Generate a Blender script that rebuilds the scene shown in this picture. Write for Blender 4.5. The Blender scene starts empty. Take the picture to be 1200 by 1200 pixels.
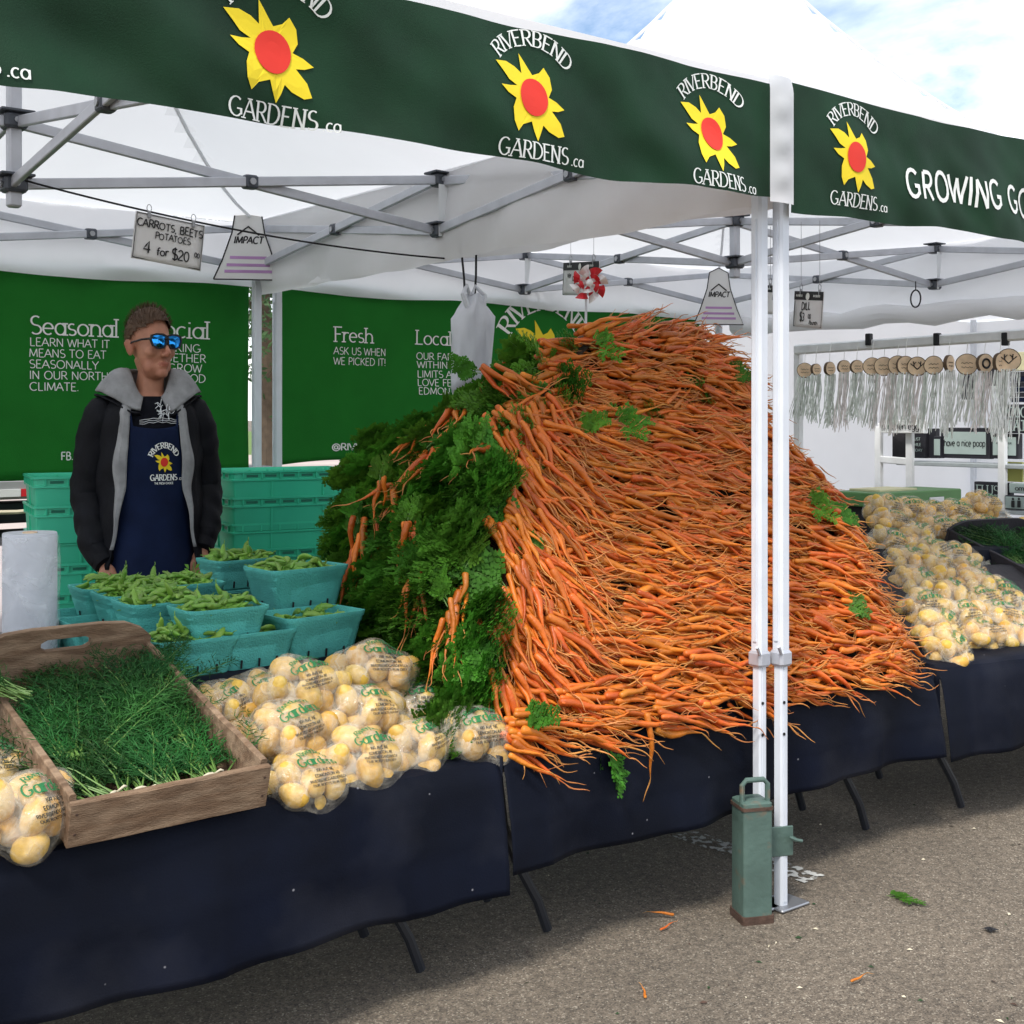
import bpy, math, random
import numpy as np
from mathutils import Vector, Matrix, Euler, noise as mnoise
random.seed(7); rng = np.random.default_rng(7)
sc = bpy.context.scene
COL = sc.collection
R = math.radians
# ------------------------------------------------------------------ camera, world, sun, exposure
TH, FPX, Y0 = .659, 1493.0, 490.0
CT, ST = math.cos(TH), math.sin(TH)
CAM = (-2.814, -2.412, 1.40)
cam = bpy.data.cameras.new('camera'); cam.sensor_width = 36; cam.lens = 36 * FPX / 1200
cam.shift_y = -(600 - Y0) / 1200; cam.clip_start = .05; cam.clip_end = 2000
camo = bpy.data.objects.new('camera', cam); COL.objects.link(camo)
camo.location = CAM; camo.rotation_euler = (R(90), 0, -TH); sc.camera = camo

SUN_DIR = Vector((-.52, -.30, .80)).normalized()      # towards the sun
w = bpy.data.worlds.new('World'); sc.world = w; w.use_nodes = True
nt = w.node_tree; N = nt.nodes; Lk = nt.links
bg = N['Background']; bg.inputs['Strength'].default_value = .12
sky = N.new('ShaderNodeTexSky'); sky.sky_type = 'NISHITA'; sky.sun_disc = False
sky.sun_elevation = math.asin(SUN_DIR.z); sky.sun_rotation = math.atan2(SUN_DIR.x, SUN_DIR.y)
tc = N.new('ShaderNodeTexCoord'); mp = N.new('ShaderNodeMapping'); mp.inputs['Scale'].default_value = (1, 1, 2.6)
mp.inputs['Location'].default_value = (.35, .2, .1)
nz = N.new('ShaderNodeTexNoise'); nz.inputs['Scale'].default_value = 4.2; nz.inputs['Detail'].default_value = 9; nz.inputs['Roughness'].default_value = .58
nz.inputs['Distortion'].default_value = .35
cr = N.new('ShaderNodeValToRGB'); cr.color_ramp.elements[0].position = .33; cr.color_ramp.elements[1].position = .60
nz2 = N.new('ShaderNodeTexNoise'); nz2.inputs['Scale'].default_value = 7; nz2.inputs['Detail'].default_value = 6
cr2 = N.new('ShaderNodeValToRGB'); cr2.color_ramp.elements[0].color = (6.2, 6.9, 8.0, 1); cr2.color_ramp.elements[1].color = (10.5, 10.6, 10.8, 1)
cr2.color_ramp.elements[0].position = .3; cr2.color_ramp.elements[1].position = .6
mx = N.new('ShaderNodeMixRGB')
Lk.new(tc.outputs['Generated'], mp.inputs['Vector']); Lk.new(mp.outputs[0], nz.inputs['Vector']); Lk.new(mp.outputs[0], nz2.inputs['Vector'])
Lk.new(nz.outputs['Fac'], cr.inputs[0]); Lk.new(nz2.outputs['Fac'], cr2.inputs[0])
Lk.new(cr.outputs[0], mx.inputs['Fac']); Lk.new(sky.outputs[0], mx.inputs['Color1']); Lk.new(cr2.outputs[0], mx.inputs['Color2'])
Lk.new(mx.outputs[0], bg.inputs['Color'])
sl = bpy.data.lights.new('sun', 'SUN'); sl.energy = 2.2; sl.angle = R(12); sl.color = (1, .95, .88)
so = bpy.data.objects.new('sun', sl); COL.objects.link(so); so.rotation_euler = SUN_DIR.to_track_quat('Z', 'Y').to_euler()
sc.view_settings.view_transform = 'Standard'; sc.view_settings.look = 'None'; sc.view_settings.gamma = 1
sc.view_settings.exposure = .70; sc.view_settings.use_curve_mapping = False
sc.cycles.max_bounces = 10; sc.cycles.transparent_max_bounces = 16; sc.cycles.caustics_reflective = False; sc.cycles.caustics_refractive = False
sc.cycles.use_denoising = True

# ------------------------------------------------------------------ picture -> place helpers (real planes of the stall)
def ray(x, y):
    a = (x - 600) / FPX; b = -(y - Y0) / FPX
    return (ST + a * CT, CT - a * ST, b)
def atV(x, y, v):
    d = ray(x, y); t = (v - CAM[1]) / d[1]; return Vector((CAM[0] + d[0] * t, v, CAM[2] + d[2] * t))
def atU(x, y, u):
    d = ray(x, y); t = (u - CAM[0]) / d[0]; return Vector((u, CAM[1] + d[1] * t, CAM[2] + d[2] * t))
def atZ(x, y, z):
    d = ray(x, y); t = (z - CAM[2]) / d[2]; return Vector((CAM[0] + d[0] * t, CAM[1] + d[1] * t, z))

# ------------------------------------------------------------------ materials
MATS = {}
def mat(name, col, rough=.6, var=.12, scale=6, bump=0, bscale=80, metal=0, rnd=0, spec=.4, trans=0, hue=0, col2=None, c2pos=(.45, .6), c2scale=4, stretch=None, coat=0, attr=None, lint=0):
    m = bpy.data.materials.new(name); m.use_nodes = True; t = m.node_tree; n = t.nodes; l = t.links
    p = n['Principled BSDF']; out = n['Material Output']
    tcn = n.new('ShaderNodeTexCoord'); vec = tcn.outputs['Object']
    if stretch:
        mpn = n.new('ShaderNodeMapping'); mpn.inputs['Scale'].default_value = stretch; l.new(vec, mpn.inputs['Vector']); vec = mpn.outputs[0]
    oi = n.new('ShaderNodeObjectInfo')
    rgb = n.new('ShaderNodeRGB'); rgb.outputs[0].default_value = (*col, 1); c = rgb.outputs[0]
    if col2:
        no = n.new('ShaderNodeTexNoise'); no.inputs['Scale'].default_value = c2scale; no.inputs['Detail'].default_value = 6; l.new(vec, no.inputs['Vector'])
        rp = n.new('ShaderNodeValToRGB'); rp.color_ramp.elements[0].position, rp.color_ramp.elements[1].position = c2pos
        l.new(no.outputs['Fac'], rp.inputs[0])
        mm = n.new('ShaderNodeMixRGB'); l.new(rp.outputs[0], mm.inputs['Fac']); l.new(c, mm.inputs['Color1']); mm.inputs['Color2'].default_value = (*col2, 1); c = mm.outputs[0]
    if attr:
        at = n.new('ShaderNodeAttribute'); at.attribute_name = 'tint'
        mm = n.new('ShaderNodeMixRGB'); l.new(at.outputs['Fac'], mm.inputs['Fac']); l.new(c, mm.inputs['Color1']); mm.inputs['Color2'].default_value = (*attr, 1); c = mm.outputs[0]
    hs = n.new('ShaderNodeHueSaturation'); l.new(c, hs.inputs['Color'])
    no = n.new('ShaderNodeTexNoise'); no.inputs['Scale'].default_value = scale; no.inputs['Detail'].default_value = 5; l.new(vec, no.inputs['Vector'])
    mr = n.new('ShaderNodeMapRange'); mr.inputs['From Min'].default_value = .3; mr.inputs['From Max'].default_value = .7
    mr.inputs['To Min'].default_value = 1 - var; mr.inputs['To Max'].default_value = 1 + var; l.new(no.outputs['Fac'], mr.inputs['Value'])
    if rnd:
        m2 = n.new('ShaderNodeMapRange'); m2.inputs['To Min'].default_value = 1 - rnd; m2.inputs['To Max'].default_value = 1 + rnd; l.new(oi.outputs['Random'], m2.inputs['Value'])
        ma = n.new('ShaderNodeMath'); ma.operation = 'MULTIPLY'; l.new(mr.outputs[0], ma.inputs[0]); l.new(m2.outputs[0], ma.inputs[1]); l.new(ma.outputs[0], hs.inputs['Value'])
    else: l.new(mr.outputs[0], hs.inputs['Value'])
    if hue:
        wn = n.new('ShaderNodeTexWhiteNoise'); wn.noise_dimensions = '1D'; l.new(oi.outputs['Random'], wn.inputs['W'])
        m3 = n.new('ShaderNodeMapRange'); m3.inputs['To Min'].default_value = .5 - hue; m3.inputs['To Max'].default_value = .5 + hue; l.new(wn.outputs['Value'], m3.inputs['Value']); l.new(m3.outputs[0], hs.inputs['Hue'])
    if lint:
        vo = n.new('ShaderNodeTexVoronoi'); vo.inputs['Scale'].default_value = 17; l.new(vec, vo.inputs['Vector'])
        lr = n.new('ShaderNodeMapRange'); lr.inputs['From Min'].default_value = .032; lr.inputs['From Max'].default_value = .062; lr.inputs['To Min'].default_value = 1; lr.inputs['To Max'].default_value = 0; l.new(vo.outputs['Distance'], lr.inputs['Value'])
        sc_ = n.new('ShaderNodeSeparateColor'); l.new(vo.outputs['Color'], sc_.inputs[0])
        gt = n.new('ShaderNodeMath'); gt.operation = 'GREATER_THAN'; gt.inputs[1].default_value = .66; l.new(sc_.outputs[0], gt.inputs[0])
        mu = n.new('ShaderNodeMath'); mu.operation = 'MULTIPLY'; l.new(lr.outputs[0], mu.inputs[0]); l.new(gt.outputs[0], mu.inputs[1])
        dn = n.new('ShaderNodeTexNoise'); dn.inputs['Scale'].default_value = 2.4; dn.inputs['Detail'].default_value = 7; l.new(vec, dn.inputs['Vector'])
        dr = n.new('ShaderNodeMapRange'); dr.inputs['From Min'].default_value = .52; dr.inputs['From Max'].default_value = .8; dr.inputs['To Max'].default_value = .10; l.new(dn.outputs['Fac'], dr.inputs['Value'])
        ad = n.new('ShaderNodeMath'); ad.operation = 'ADD'; ad.use_clamp = True; l.new(mu.outputs[0], ad.inputs[0]); l.new(dr.outputs[0], ad.inputs[1])
        lm = n.new('ShaderNodeMixRGB'); l.new(ad.outputs[0], lm.inputs['Fac']); l.new(hs.outputs[0], lm.inputs['Color1']); lm.inputs['Color2'].default_value = (.20, .20, .22, 1)
        l.new(lm.outputs[0], p.inputs['Base Color'])
    else: l.new(hs.outputs[0], p.inputs['Base Color'])
    p.inputs['Roughness'].default_value = rough; p.inputs['Metallic'].default_value = metal; p.inputs['Specular IOR Level'].default_value = spec; p.inputs['Coat Weight'].default_value = coat
    if bump:
        nb = n.new('ShaderNodeTexNoise'); nb.inputs['Scale'].default_value = bscale; nb.inputs['Detail'].default_value = 4; l.new(vec, nb.inputs['Vector'])
        b = n.new('ShaderNodeBump'); b.inputs['Strength'].default_value = bump; b.inputs['Distance'].default_value = .01; l.new(nb.outputs['Fac'], b.inputs['Height']); l.new(b.outputs[0], p.inputs['Normal'])
    if trans:
        tr = n.new('ShaderNodeBsdfTranslucent'); l.new(hs.outputs[0], tr.inputs['Color']); ms = n.new('ShaderNodeMixShader'); ms.inputs[0].default_value = trans
        l.new(p.outputs[0], ms.inputs[1]); l.new(tr.outputs[0], ms.inputs[2]); l.new(ms.outputs[0], out.inputs['Surface'])
    MATS[name] = m; return m

def film(name, col, alpha, rough=.12, milk=.6, bs=26):
    m = bpy.data.materials.new(name); m.use_nodes = True; t = m.node_tree; n = t.nodes; l = t.links
    p = n['Principled BSDF']; out = n['Material Output']
    p.inputs['Base Color'].default_value = (*col, 1); p.inputs['Roughness'].default_value = rough; p.inputs['Specular IOR Level'].default_value = .6
    tcn = n.new('ShaderNodeTexCoord'); nb = n.new('ShaderNodeTexNoise'); nb.inputs['Scale'].default_value = bs; nb.inputs['Detail'].default_value = 5; nb.inputs['Distortion'].default_value = 1.2
    l.new(tcn.outputs['Object'], nb.inputs['Vector'])
    b = n.new('ShaderNodeBump'); b.inputs['Strength'].default_value = .7; b.inputs['Distance'].default_value = .01; l.new(nb.outputs['Fac'], b.inputs['Height']); l.new(b.outputs[0], p.inputs['Normal'])
    mr = n.new('ShaderNodeMapRange'); mr.inputs['From Min'].default_value = .4; mr.inputs['From Max'].default_value = .68
    mr.inputs['To Min'].default_value = alpha * .45; mr.inputs['To Max'].default_value = min(1, alpha * 1.9); l.new(nb.outputs['Fac'], mr.inputs['Value'])
    tr = n.new('ShaderNodeBsdfTransparent'); ms = n.new('ShaderNodeMixShader')
    l.new(mr.outputs[0], ms.inputs[0]); l.new(tr.outputs[0], ms.inputs[1]); l.new(p.outputs[0], ms.inputs[2]); l.new(ms.outputs[0], out.inputs['Surface'])
    MATS[name] = m; return m

mat('canopy_white', (.88, .885, .90), .7, .03, 2, .08, 30, trans=.43)
mat('valance_green', (.006, .033, .013), .62, .30, 5, .12, 300, spec=.25, trans=.06)  # colour mottling also stands for light and shade on the folds
mat('white_print', (.78, .80, .76), .7, .05)
mat('yellow_print', (.86, .66, .02), .7, .05)
mat('red_print', (.72, .035, .02), .7, .05)
mat('aluminium', (.50, .52, .57), .42, .08, 14, metal=.35, spec=.5)
mat('white_leg', (.66, .69, .74), .45, .05, 10)
mat('bracket_grey', (.07, .08, .10), .5, .15)
mat('clear_strap', (.75, .78, .8), .3, .05)
mat('banner_green', (.014, .17, .02), .85, .07, 5, .15, 260, spec=.2, trans=.12)
mat('cloth_navy', (.0022, .0036, .0088), .7, .3, 5, .10, 240, spec=.14, lint=1, col2=(.0028, .0052, .016), c2pos=(.4, .8), c2scale=1.6)
mat('wood_crate', (.165, .10, .058), .85, .25, 5, .5, 30, stretch=(3, 14, 14), col2=(.30, .205, .13), c2pos=(.42, .66), c2scale=3)
mat('dark_wood', (.02, .018, .022), .8, .3, 6, .3, 40)
mat('carrot_skin', (.76, .185, .015), .45, .20, 14, .30, 70, rnd=.17, hue=.010, spec=.35, col2=(.80, .30, .06), c2pos=(.5, .75), c2scale=9)
mat('carrot_core_shaded', (.05, .013, .003), .8, .45, 22, .8, 30, col2=(.012, .012, .004), c2pos=(.35, .6), c2scale=14)  # shade in the gaps between carrots is put into this near-black orange
mat('carrot_leaf', (.075, .215, .020), .55, .35, 26, rnd=.3, spec=.2, trans=.25, hue=.014)
mat('carrot_leaf_dark', (.012, .04, .008), .7, .3, 20)
mat('dill_leaf', (.017, .080, .015), .6, .45, 9, spec=.2, rnd=.45, trans=.2, hue=.012)
mat('dill_stem', (.11, .21, .045), .5, .25, 20)
mat('band', (.62, .55, .40), .6, .1)
mat('pea_pod', (.17, .33, .045), .4, .22, 22, rnd=.22, hue=.012, trans=.06)
mat('pulp_teal', (.085, .42, .37), .85, .12, 16, .5, 220)
mat('potato_skin', (.60, .355, .055), .5, .16, 3, .12, 12, rnd=.16, hue=.010, col2=(.60, .43, .15), c2pos=(.48, .75), c2scale=1.6)
film('bag_film', (.86, .80, .66), .21, .11)
film('roll_film', (.9, .92, .95), .25, .1, bs=9)
mat('bag_green_print', (.02, .16, .05), .5, .05)
mat('bag_black_print', (.025, .03, .025), .5, .05)
mat('crate_plastic', (.04, .52, .31), .38, .08, 6, rnd=.06, spec=.5)
mat('crate_plastic_dark', (.015, .16, .10), .5, .08, 6)
mat('paper_white', (.72, .72, .72), .7, .03)
mat('ink', (.012, .012, .014), .6, .02)
mat('skin', (.47, .215, .135), .5, .10, 30, .12, 160, attr=(.30, .075, .05))
mat('hair_brown', (.085, .046, .024), .6, .25, 40)
mat('jacket_black', (.0035, .004, .0065), .7, .3, 20, .15, 160, spec=.2)
mat('lining_grey', (.26, .265, .27), .85, .22, 22, .2, 120)
mat('shirt_black', (.005, .006, .010), .85, .2, spec=.15)
mat('apron_navy', (.0055, .012, .040), .85, .16, 14, .12, 200, spec=.15)
mat('jeans_navy', (.005, .009, .026), .9, .2, 20, .15, 200, spec=.15)
mat('glasses_frame', (.008, .008, .01), .3, .02)
mat('mirror_blue', (.03, .30, .80), .08, .05, metal=1)
mat('shoe', (.05, .05, .05), .6)
mat('weight_steel', (.075, .125, .105), .5, .18, 10, .2, 50, spec=.5, col2=(.16, .11, .07), c2pos=(.60, .72), c2scale=16)
mat('rust', (.07, .04, .028), .85, .3, 30, .4)
mat('steel', (.35, .36, .38), .35, .1, metal=.7)
mat('black_metal', (.02, .022, .028), .4, .1)
mat('cord_black', (.01, .01, .012), .7)
mat('white_plastic', (.74, .76, .80), .4, .05, 10, trans=.3)
mat('flag_red', (.62, .02, .03), .45, .05); mat('flag_white', (.82, .82, .82), .45, .03)
mat('wood_slice', (.80, .60, .40), .7, .15, 20); mat('bark', (.12, .08, .05), .9)
mat('yarn_white', (.88, .89, .86), .9, .15, 30); mat('yarn_grey', (.70, .75, .69), .9, .2, 30); mat('yarn_pink', (.88, .82, .80), .9, .15, 30)
mat('painted_white', (.80, .81, .81), .6, .08, 12); mat('shelf_grey', (.38, .42, .43), .6, .12, 10)
mat('sign_black', (.014, .014, .02), .6, .2); mat('sign_grey', (.34, .42, .40), .7, .08)
mat('green_lid', (.09, .22, .07), .5, .06); mat('cream', (.62, .58, .36), .7)
mat('impact_print', (.45, .25, .50), .6)
mat('trailer_grey', (.33, .33, .34), .5, .12); mat('tyre', (.02, .02, .022), .85)
mat('leaf_tree', (.035, .085, .02), .6, .3, 5, trans=.25); mat('trunk_bark', (.10, .075, .05), .9, .3)
mat('grass_green', (.10, .17, .03), .9, .25, 3)
mat('pale_concrete', (.42, .35, .31), .9, .12, .6)
mat('gap_grass', (.62, .62, .18), .7)  # colour of the panel that stands in for grass

# ------------------------------------------------------------------ mesh builder
class MB:
    def __init__(s): s.v = []; s.f = []; s.m = []
    def add(s, vs, fs, mi=0):
        b = len(s.v); s.v += [tuple(p) for p in vs]; s.f += [tuple(b + i for i in q) for q in fs]; s.m += [mi] * len(fs)
    def box(s, c, d, rot=None, mi=0, ch=0):
        c = Vector(c); hx, hy, hz = d[0] / 2, d[1] / 2, d[2] / 2
        if ch <= 0:
            vs = [Vector((x, y, z)) for x in (-hx, hx) for y in (-hy, hy) for z in (-hz, hz)]
            fs = [(0, 1, 3, 2), (4, 6, 7, 5), (0, 4, 5, 1), (2, 3, 7, 6), (0, 2, 6, 4), (1, 5, 7, 3)]
        else:   # chamfer on all vertical & horizontal edges: three nested octagon-ish loops
            vs = []; 
            def loop(ix, iy, z): 
                return [Vector((-ix + ch, -iy, z)), Vector((ix - ch, -iy, z)), Vector((ix, -iy + ch, z)), Vector((ix, iy - ch, z)), Vector((ix - ch, iy, z)), Vector((-ix + ch, iy, z)), Vector((-ix, iy - ch, z)), Vector((-ix, -iy + ch, z))]
            L = [loop(hx - ch * .7, hy - ch * .7, -hz), loop(hx, hy, -hz + ch), loop(hx, hy, hz - ch), loop(hx - ch * .7, hy - ch * .7, hz)]
            for a in L: vs += a
            fs = [tuple(range(7, -1, -1)), tuple(range(24, 32))]
            for k in range(3):
                for i in range(8): fs.append((k * 8 + i, k * 8 + (i + 1) % 8, k * 8 + 8 + (i + 1) % 8, k * 8 + 8 + i))
        if rot is not None:
            M = rot if isinstance(rot, Matrix) else Euler(rot).to_matrix()
            vs = [M @ p for p in vs]
        s.add([p + c for p in vs], fs, mi)
    def loft(s, rings, closed=True, cap=True, mi=0):
        n = len(rings[0]); vs = [p for r in rings for p in r]; fs = []
        for k in range(len(rings) - 1):
            for i in range(n if closed else n - 1):
                j = (i + 1) % n; fs.append((k * n + i, k * n + j, (k + 1) * n + j, (k + 1) * n + i))
        if cap and closed: fs.append(tuple(range(n - 1, -1, -1))); fs.append(tuple((len(rings) - 1) * n + i for i in range(n)))
        s.add(vs, fs, mi)
    def tube(s, pts, r, n=8, cap=True, mi=0, flat=1.0, phase=0):
        pts = [Vector(p) for p in pts]; K = len(pts); rs = r if hasattr(r, '__len__') else [r] * K
        rings = []; prev = None
        for k in range(K):
            d = (pts[min(k + 1, K - 1)] - pts[max(k - 1, 0)])
            if d.length < 1e-9: d = Vector((0, 0, 1))
            d.normalize()
            if prev is None:
                a = Vector((0, 0, 1)) if abs(d.z) < .9 else Vector((1, 0, 0)); nx = d.cross(a).normalized()
            else:
                nx = prev - d * prev.dot(d)
                nx = nx.normalized() if nx.length > 1e-6 else d.orthogonal().normalized()
            prev = nx; ny = d.cross(nx)
            rings.append([pts[k] + nx * (rs[k] * math.cos(phase + 2 * math.pi * i / n)) + ny * (rs[k] * flat * math.sin(phase + 2 * math.pi * i / n)) for i in range(n)])
        s.loft(rings, True, cap, mi)
    def bar(s, a, b, w, h, mi=0):
        a = Vector(a); b = Vector(b); d = b - a; L = d.length; d.normalize()
        up = Vector((0, 0, 1)); x = d.cross(up)
        x = x.normalized() if x.length > 1e-5 else Vector((1, 0, 0)); z = x.cross(d)
        M = Matrix((x, d, z)).transposed(); s.box((a + b) / 2, (w, L, h), M, mi, min(w, h) * .18)
    def ell(s, c, r, nu=16, nv=10, rot=None, mi=0):
        c = Vector(c); rings = []
        M = (Euler(rot).to_matrix() if rot is not None else Matrix.Identity(3))
        for j in range(nv + 1):
            t = math.pi * (j + .001 if j == 0 else (j - .001 if j == nv else j)) / nv
            rings.append([c + M @ Vector((r[0] * math.sin(t) * math.cos(2 * math.pi * i / nu), r[1] * math.sin(t) * math.sin(2 * math.pi * i / nu), r[2] * math.cos(t))) for i in range(nu)])
        s.loft(rings[::-1], True, True, mi)
    def grid(s, fn, nu, nv, mi=0):
        vs = [fn(i / nu, j / nv) for j in range(nv + 1) for i in range(nu + 1)]
        s.add(vs, [(j * (nu + 1) + i, j * (nu + 1) + i + 1, (j + 1) * (nu + 1) + i + 1, (j + 1) * (nu + 1) + i) for j in range(nv) for i in range(nu)], mi)
    def poly(s, pts, mi=0): s.add(pts, [tuple(range(len(pts)))], mi)
    def prism(s, pts, off, mi=0):
        n = len(pts); off = Vector(off); a = [Vector(p) for p in pts]; b = [p + off for p in a]
        s.add(a + b, [tuple(range(n - 1, -1, -1)), tuple(range(n, 2 * n))] + [(i, (i + 1) % n, n + (i + 1) % n, n + i) for i in range(n)], mi)
    def mesh(s, name, mats, off=(0, 0, 0), smooth=True, angle=None):
        me = bpy.data.meshes.new(name); o = Vector(off)
        me.from_pydata([(p[0] - o.x, p[1] - o.y, p[2] - o.z) for p in s.v], [], s.f)
        for m in (mats if isinstance(mats, (list, tuple)) else [mats]): me.materials.append(MATS[m])
        me.polygons.foreach_set('material_index', s.m); me.polygons.foreach_set('use_smooth', [bool(smooth)] * len(s.f))
        if smooth and angle:
            me.set_sharp_from_angle(angle=R(angle))
        me.update(); return me

def tag(o, label=None, cat=None, group=None, kind=None):
    if label: o['label'] = label
    if cat: o['category'] = cat
    if group: o['group'] = group
    if kind: o['kind'] = kind
    return o
def inst(name, me, parent=None, loc=(0, 0, 0), rot=None, scale=None, M=None):
    o = bpy.data.objects.new(name, me); COL.objects.link(o)
    if parent is not None: o.parent = parent
    if M is not None: o.matrix_local = M
    else:
        o.location = loc
        if rot is not None: o.rotation_euler = rot
        if scale is not None: o.scale = (scale,) * 3 if not hasattr(scale, '__len__') else scale
    return o
def thing(name, label, cat, loc=(0, 0, 0), rot=(0, 0, 0), group=None, scale=1):
    o = bpy.data.objects.new(name, None); COL.objects.link(o); o.empty_display_size = .1
    o.location = loc; o.rotation_euler = rot; o.scale = (scale,) * 3
    return tag(o, label, cat, group)
def rootof(o):
    while o.parent is not None: o = o.parent
    return o
def build(name, mb, mats, parent=None, local=False, loc=None, smooth=True, angle=30):
    """link mb as ONE mesh object; world coordinates unless local, re-expressed from the thing's origin"""
    off = (0, 0, 0)
    if parent is not None and not local: off = rootof(parent).location
    if parent is None and loc is not None: off = loc
    o = inst(name, mb.mesh(name, mats, off, smooth, angle), parent)
    if parent is None and loc is not None: o.location = loc
    return o
def solid(o, t, offset=0):
    m = o.modifiers.new('thickness', 'SOLIDIFY'); m.thickness = t; m.offset = offset; return o

# ------------------------------------------------------------------ lettering (stroked letter shapes)
GL = {
'A': (.80, "0,0 .38,1;.38,1 .76,0;.15,.36 .61,.36"), 'B': (.72, ".12,0 .12,1;.12,1 .34,1 A.34,.76,.22,.24,90,-90 .12,.52;.12,.52 .36,.52 A.36,.26,.26,.26,90,-90 .12,0"),
'C': (.84, "A.47,.5,.4,.5,48,312"), 'D': (.86, ".12,0 .12,1;.12,1 .3,1 A.3,.5,.46,.5,90,-90 .12,0"), 'E': (.68, ".12,0 .12,1;.12,1 .58,1;.12,.52 .5,.52;.12,0 .6,0"),
'F': (.62, ".12,0 .12,1;.12,1 .58,1;.12,.52 .5,.52"), 'G': (.95, "A.47,.5,.4,.5,48,318 .8,.14 .8,.42;.55,.42 .88,.42"), 'H': (.84, ".12,0 .12,1;.7,0 .7,1;.12,.52 .7,.52"),
'I': (.28, ".14,0 .14,1"), 'J': (.52, ".4,1 .4,.25 A.22,.25,.18,.25,0,-150"), 'K': (.74, ".12,0 .12,1;.66,1 .12,.42;.28,.58 .7,0"), 'L': (.62, ".12,1 .12,0;.12,0 .56,0"), 'M': (1.0, ".1,0 .16,1;.16,1 .5,.1;.5,.1 .84,1;.84,1 .9,0"),
'N': (.84, ".12,0 .12,1;.12,1 .7,0;.7,0 .7,1"), 'O': (.96, "A.48,.5,.4,.5,90,450"), 'P': (.66, ".12,0 .12,1;.12,1 .36,1 A.36,.74,.24,.26,90,-90 .12,.48"),
'R': (.74, ".12,0 .12,1;.12,1 .36,1 A.36,.74,.24,.26,90,-90 .12,.48;.34,.48 .7,0"), 'S': (.66, "A.34,.75,.24,.25,45,270 A.34,.25,.27,.25,90,-140"), 'T': (.7, ".34,0 .34,1;.02,1 .66,1"),
'U': (.82, ".12,1 .12,.3 A.41,.3,.29,.3,180,360 .7,1"), 'V': (.74, "0,1 .36,0;.36,0 .72,1"), 'W': (1.04, "0,1 .26,0;.26,0 .51,.9;.51,.9 .76,0;.76,0 1.02,1"), 'X': (.7, "0,0 .66,1;0,1 .66,0"), 'Y': (.7, "0,1 .34,.48;.68,1 .34,.48;.34,.48 .34,0"),
'0': (.62, "A.3,.5,.26,.5,90,450"), '1': (.4, ".05,.8 .22,1 .22,0"), '2': (.62, "A.28,.72,.24,.28,160,-30 .02,0;.02,0 .56,0"), '3': (.6, "A.26,.74,.24,.26,140,-90 A.26,.25,.26,.25,90,-140"), '4': (.64, ".44,0 .44,1 0,.3 .6,.3"), '9': (.62, "A.3,.68,.25,.32,0,360;.55,.68 .5,.3 .34,0"), '5': (.6, ".52,1 .1,1 .08,.58 A.28,.32,.26,.32,120,-140"), '6': (.62, "A.3,.32,.25,.32,0,360;.05,.32 .12,.7 .36,1"), '7': (.6, "0,1 .55,1 .2,0"),
'$': (.66, "A.34,.75,.24,.25,45,270 A.34,.25,.27,.25,90,-140;.34,-.12 .34,1.12"), '.': (.24, ".1,0 .1,.1"), ',': (.24, ".12,.06 .05,-.16"), '!': (.26, ".12,.3 .12,1;.12,0 .12,.09"), '/': (.5, "0,0 .4,1"), '-': (.4, ".05,.45 .35,.45"),
'@': (1.0, "A.5,.45,.45,.5,-60,300;A.47,.45,.2,.24,0,360;.67,.68 .7,.25 .92,.32"),
'a': (.68, "A.32,.32,.26,.32,0,360;.58,.64 .58,0"), 'b': (.7, ".1,1 .1,0;A.36,.32,.26,.32,0,360"), 'c': (.58, "A.32,.32,.26,.32,50,310"), 'd': (.7, "A.32,.32,.26,.32,0,360;.58,1 .58,0"), 'e': (.64, ".06,.34 .58,.34 A.32,.32,.26,.32,5,310"),
'f': (.44, ".2,0 .2,.8 A.38,.8,.18,.2,180,60;.04,.62 .4,.62"), 'g': (.7, "A.32,.32,.26,.32,0,360;.58,.64 .58,-.1 A.32,-.1,.26,.22,0,-150"), 'h': (.68, ".1,1 .1,0;.1,.38 A.34,.38,.24,.26,180,0 .58,0"), 'i': (.26, ".12,.62 .12,0;.12,.84 .12,.93"),
'k': (.6, ".1,1 .1,0;.5,.62 .1,.25;.22,.36 .54,0"), 'l': (.26, ".12,1 .12,0"), 'm': (.98, ".1,.64 .1,0;.1,.42 A.3,.42,.2,.22,180,0 .5,0;.5,.42 A.7,.42,.2,.22,180,0 .9,0"), 'n': (.68, ".1,.64 .1,0;.1,.38 A.34,.38,.24,.26,180,0 .58,0"), 'o': (.68, "A.34,.32,.28,.32,90,450"),
'p': (.7, ".1,.64 .1,-.3;A.36,.32,.26,.32,0,360"), 'r': (.46, ".1,.64 .1,0;.1,.36 A.34,.36,.24,.28,180,60"), 's': (.52, "A.26,.48,.18,.16,50,270 A.26,.16,.2,.16,90,-140"), 't': (.46, ".2,.95 .2,.15 A.34,.15,.14,.15,180,290;.04,.62 .4,.62"), 'u': (.68, ".1,.64 .1,.26 A.34,.26,.24,.26,180,360 .58,.64;.58,.3 .58,0"), 'v': (.54, "0,.64 .26,0;.26,0 .52,.64"),
}
def glyph(ch):
    adv, d = GL[ch]; out = []
    for st in d.split(';'):
        pts = []; ends = True
        for tk in st.split():
            if tk[0] == 'A':
                cx, cy, rx, ry, a0, a1 = map(float, tk[1:].split(',')); n = max(3, int(abs(a1 - a0) / 22))
                for i in range(n + 1):
                    a = R(a0 + (a1 - a0) * i / n); pts.append((cx + rx * math.cos(a), cy + ry * math.sin(a)))
            else: pts.append(tuple(map(float, tk.split(','))))
        out.append(pts)
    return adv, out
def text_w(s, size, sp=0): return sum((.4 if c == ' ' else GL[c][0]) * size + sp for c in s) - sp
KOFF = [0]
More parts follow.
